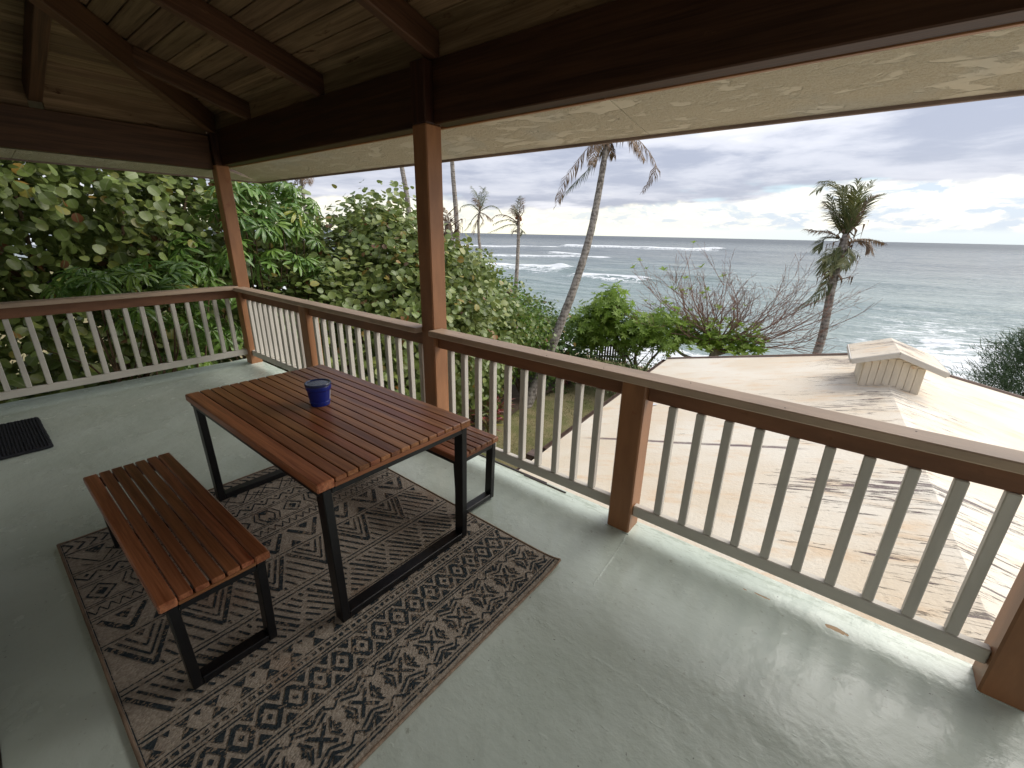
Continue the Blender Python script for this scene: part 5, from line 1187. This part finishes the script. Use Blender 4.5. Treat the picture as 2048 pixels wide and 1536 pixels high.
def coconut(key, label, leaflet, n, dry, hang, seed, group='coconut palms by the shore', nuts=0, stub=0, rach=.018, extend=None, thin=.76):
    rs = random.Random(seed); g = PALMS[key]; T = g['trunk']
    root = Vector(T[0]); 
    pts = [Vector(p) for p in T]
    if extend is not None: pts = [pts[0] + Vector((pts[0] - pts[1]).normalized()) * .01 + Vector((0, 0, 0)), ] + pts[1:]; pts = [Vector((pts[0].x + extend[0], pts[0].y + extend[1], extend[2]))] + pts; g = dict(g, rad=[g['rad'][0] * 1.15] + g['rad'])
    b = empty('coconut_palm', tuple(pts[0]), label, 'palm tree', group)
    cp = catmull(pts, 9); R_ = np.interp(np.linspace(0, len(pts) - 1, len(cp)), range(len(pts)), g['rad'])
    R_ = [r_ * (1 + .035 * math.sin(i * 2.1) + rs.uniform(-.02, .02)) for i, r_ in enumerate(R_)]
    mb = MB(); mb.tube(cp, [q * thin for q in R_], 14); mb.build('trunk', 'palm_bark', b, smooth=True)
    for f in g['fronds']: frond(b, f, leaflet * rs.uniform(.85, 1.1), hang * rs.uniform(.6, 1.3), n, dry, rs, rach=rach, tatter=.22, sweep=1.15 if key == 'B' else .65)
    top = Vector(T[-1]); sc = g['rad'][-1] / .16
    # ragged fibre and broken stalks at the crown
    mb = MB()
    for k in range(int(26 + stub)):
        a = rs.uniform(0, 6.28); z = rs.uniform(-.9, .3) * sc * (1 + stub * .02); d = Vector((math.cos(a), math.sin(a), rs.uniform(-.9, .9))).normalized(); p = top + Vector((math.cos(a) * .08, math.sin(a) * .08, z)); 
        ax_ = (Vector(T[-1]) - Vector(T[-2])).normalized(); p = top + ax_ * z + Vector((math.cos(a), math.sin(a), 0)) * .1 * sc
        L = rs.uniform(.2, .55) * sc; q = p + d * L; e = q + Vector((0, 0, -L * .6)); w = Vector((-math.sin(a), math.cos(a), 0)) * rs.uniform(.02, .06) * sc
        mb.add([p - w, p + w, q + w * .8, q - w * .8, e], [(0, 1, 2, 3), (3, 2, 4)])
    o = mb.build('dead_sheaths', 'frond_dry', b); o['kind'] = 'stuff'
    if nuts:
        for k in range(nuts):
            a = k * 2.2; bm = bmesh.new(); bmesh.ops.create_icosphere(bm, subdivisions=2, radius=.13 * sc); me = bpy.data.meshes.new('coconut'); bm.to_mesh(me); bm.free(); me.materials.append(MATS['redwood_end'])
            link('coconut', me, b, Matrix.Translation(top + Vector((math.cos(a) * .2 * sc, math.sin(a) * .2 * sc, -.25 * sc - .1 * (k % 2)))))
coconut('A', 'tall leaning coconut palm whose trunk curves up from the lawn to the eave', .62, 50, .55, .9, 3, extend=(.0, 0, -3.65))
coconut('B', 'windblown coconut palm with a bunched ragged crown right behind the white roof', .70, 44, .30, .45, 5, stub=50, extend=(-.15, -.1, -6.2), thin=.68)
coconut('C', 'small distant coconut palm with drooping fronds, the left of the two on the shore', .8, 26, .4, .6, 7, stub=10, rach=.05, extend=(.3, -1.5, -6.0))
coconut('D', 'small distant coconut palm with narrow upright crown, in front of the breakers', .62, 26, .35, .4, 9, stub=30, nuts=4, rach=.035, extend=(.3, -.8, -7.0))
coconut('E', 'slender bare palm trunk running up out of view just right of the middle post', .6, 30, .3, .5, 11, extend=(.6, -.3, -5.5))
coconut('F', 'slender bare palm trunk rising behind the sea grape left of the middle post', .6, 30, .3, .5, 13, extend=(.5, -.2, -5.5))
coconut('G', 'palm with withered pale fronds peeping out below the corner of the eave', .55, 26, 1.0, 1.0, 15, stub=20, extend=(.4, -.2, -4.5))
coconut('H', 'dead palm with shaggy brown fronds half hidden by the middle post', .5, 26, 1.0, 1.0, 17, stub=60, extend=(.1, 0, -3.8))

# ---------------------------------------------------------------- garden below the railing
TI = [[-2.4, 6.004, -3.6], [-1.946, 6.168, -3.6], [-2.098, 6.764, -3.6], [-1.394, 6.423, -3.6], [-1.9, 5.321, -3.6], [-1.589, 5.594, -3.6], [-1.7, 7.117, -3.6], [-1.697, 10.802, -3.6], [-1.172, 5.959, -3.6]]
def ti_plants():
    rng = random.Random(8); proto = {}
    for v in range(3):
        V, F, T = [], [], []
        T0, TF, TL_ = tmpl_lance(.16, .35, .04)
        me = bpy.data.meshes.new('strap_leaf'); me.from_pydata(T0.tolist(), [], TF.tolist()); at = me.attributes.new('lx', 'FLOAT', 'POINT'); at.data.foreach_set('value', np.ones(len(T0), np.float32)); me.materials.append(MATS['ti_leaf_single']); proto[v] = me
    lab = ['red-leaved ti plant at the garden edge, seen just right of the middle post', 'red and green ti plant low in the bed between two balusters', 'ti plant with dark red straps at the back of the garden bed', 'ti plant with red and yellow leaves beside the lawn', 'small yellow-green ti plant nearest to the lanai', 'low ti plant with lime straps close to the bench', 'ti plant with purple-red leaves nearest the palm foot', 'red ti plant beyond the palm trunk at the lawn edge', 'small ti plant with drooping red leaves by the lawn']
    for k, (x_, y_, z_) in enumerate(TI):
        b = empty('ti_plant', (x_, y_, -3.6), lab[k], 'plant', 'red ti plants along the lawn')
        h = rng.uniform(.35, .75); mb = MB(); mb.tube([(x_, y_, -3.62), (x_ + .03, y_, -3.6 + h * .5), (x_, y_ + .02, -3.6 + h)], [.018, .015, .012], 6); mb.build('stem', 'bush_bark', b)
        inv = world_of(b).inverted()
        for j in range(22):
            a = rng.uniform(0, 6.28); el_ = rng.uniform(.1, 1.2); L = rng.uniform(.35, .6); o = bpy.data.objects.new('leaf', proto[j % 3]); COL.objects.link(o); o.parent = b; o.matrix_parent_inverse = inv
            o.matrix_basis = Matrix.Translation((x_, y_, -3.6 + h * rng.uniform(.25, 1.0))) @ Matrix.Rotation(a, 4, 'Z') @ Matrix.Rotation(el_, 4, 'X') @ Matrix.Scale(L, 4)
ti_plants()
# fence panel by the beach
fe = empty('fence', (-2.6, 15.5, -3.9), 'dark weathered board fence panel under the spreading tree', 'fence')
fa, fb = Vector((-3.05, 15.1, 0)), Vector((-1.75, 15.9, 0)); L_ = (fb - fa).length; ud = (fb - fa).normalized()
for i in range(13):
    p = fa + ud * (L_ * (i + .5) / 13); board('board', (p.x, p.y, -3.9), (p.x, p.y, -2.75 + random.uniform(-.03, .03)), .085, .02, 'dark_fence', fe, (ud.y, -ud.x, 0), .003)
for z in (-3.0, -3.5): board('rail', (fa.x, fa.y + .03, z), (fb.x, fb.y + .03, z), .04, .08, 'dark_fence', fe)
for p in (fa, fb): board('post', (p.x, p.y + .08, -3.95), (p.x, p.y + .08, -2.68), .09, .09, 'dark_fence', fe, (0, 1, 0))
# bed of soil and leaf litter under the shrubs
def bed():
    n = 40; ctr = [(-1.6, 2.5), (-.9, 4.6), (-1.25, 6.1), (-1.45, 7.3), (-1.9, 8.6), (-1.75, 10.5), (-1.4, 12.0)]
    V = []; 
    for x_, y_ in ctr: V.append((x_ + .25 * math.sin(y_ * 3), y_, -3.52))
    for x_, y_ in ctr[::-1]: V.append((x_ - 5, y_, -3.52))
    me = bpy.data.meshes.new('soil_bed'); me.from_pydata(V, [], [tuple(range(len(V)))]); me.materials.append(MATS['soil']); tag(link('soil_bed', me), kind='structure')
bed()
def grass():
    rng = np.random.default_rng(2); n = 26000; x_ = rng.uniform(-1.6, 3.2, n); y_ = rng.uniform(2.5, 12.5, n)
    z_ = gz(x_, y_); a = rng.uniform(0, 6.28, n); h = rng.uniform(.02, .06, n); w = .006
    dx, dy = np.cos(a) * w, np.sin(a) * w; lx_, ly_ = rng.normal(size=n) * .025, rng.normal(size=n) * .025
    V = np.stack([np.stack([x_ - dx, y_ - dy, z_], -1), np.stack([x_ + dx, y_ + dy, z_], -1), np.stack([x_ + lx_, y_ + ly_, z_ + h], -1)], 1).reshape(-1, 3)
    o = mesh_np('lawn_grass', V, np.arange(3 * n).reshape(-1, 3), 'grass', None, {'tint': np.repeat(rng.random(n), 3), 'lx': np.ones(3 * n)}); tag(o, 'short patchy green and brown grass of the lawn below the lanai', 'grass', kind='stuff')
grass()
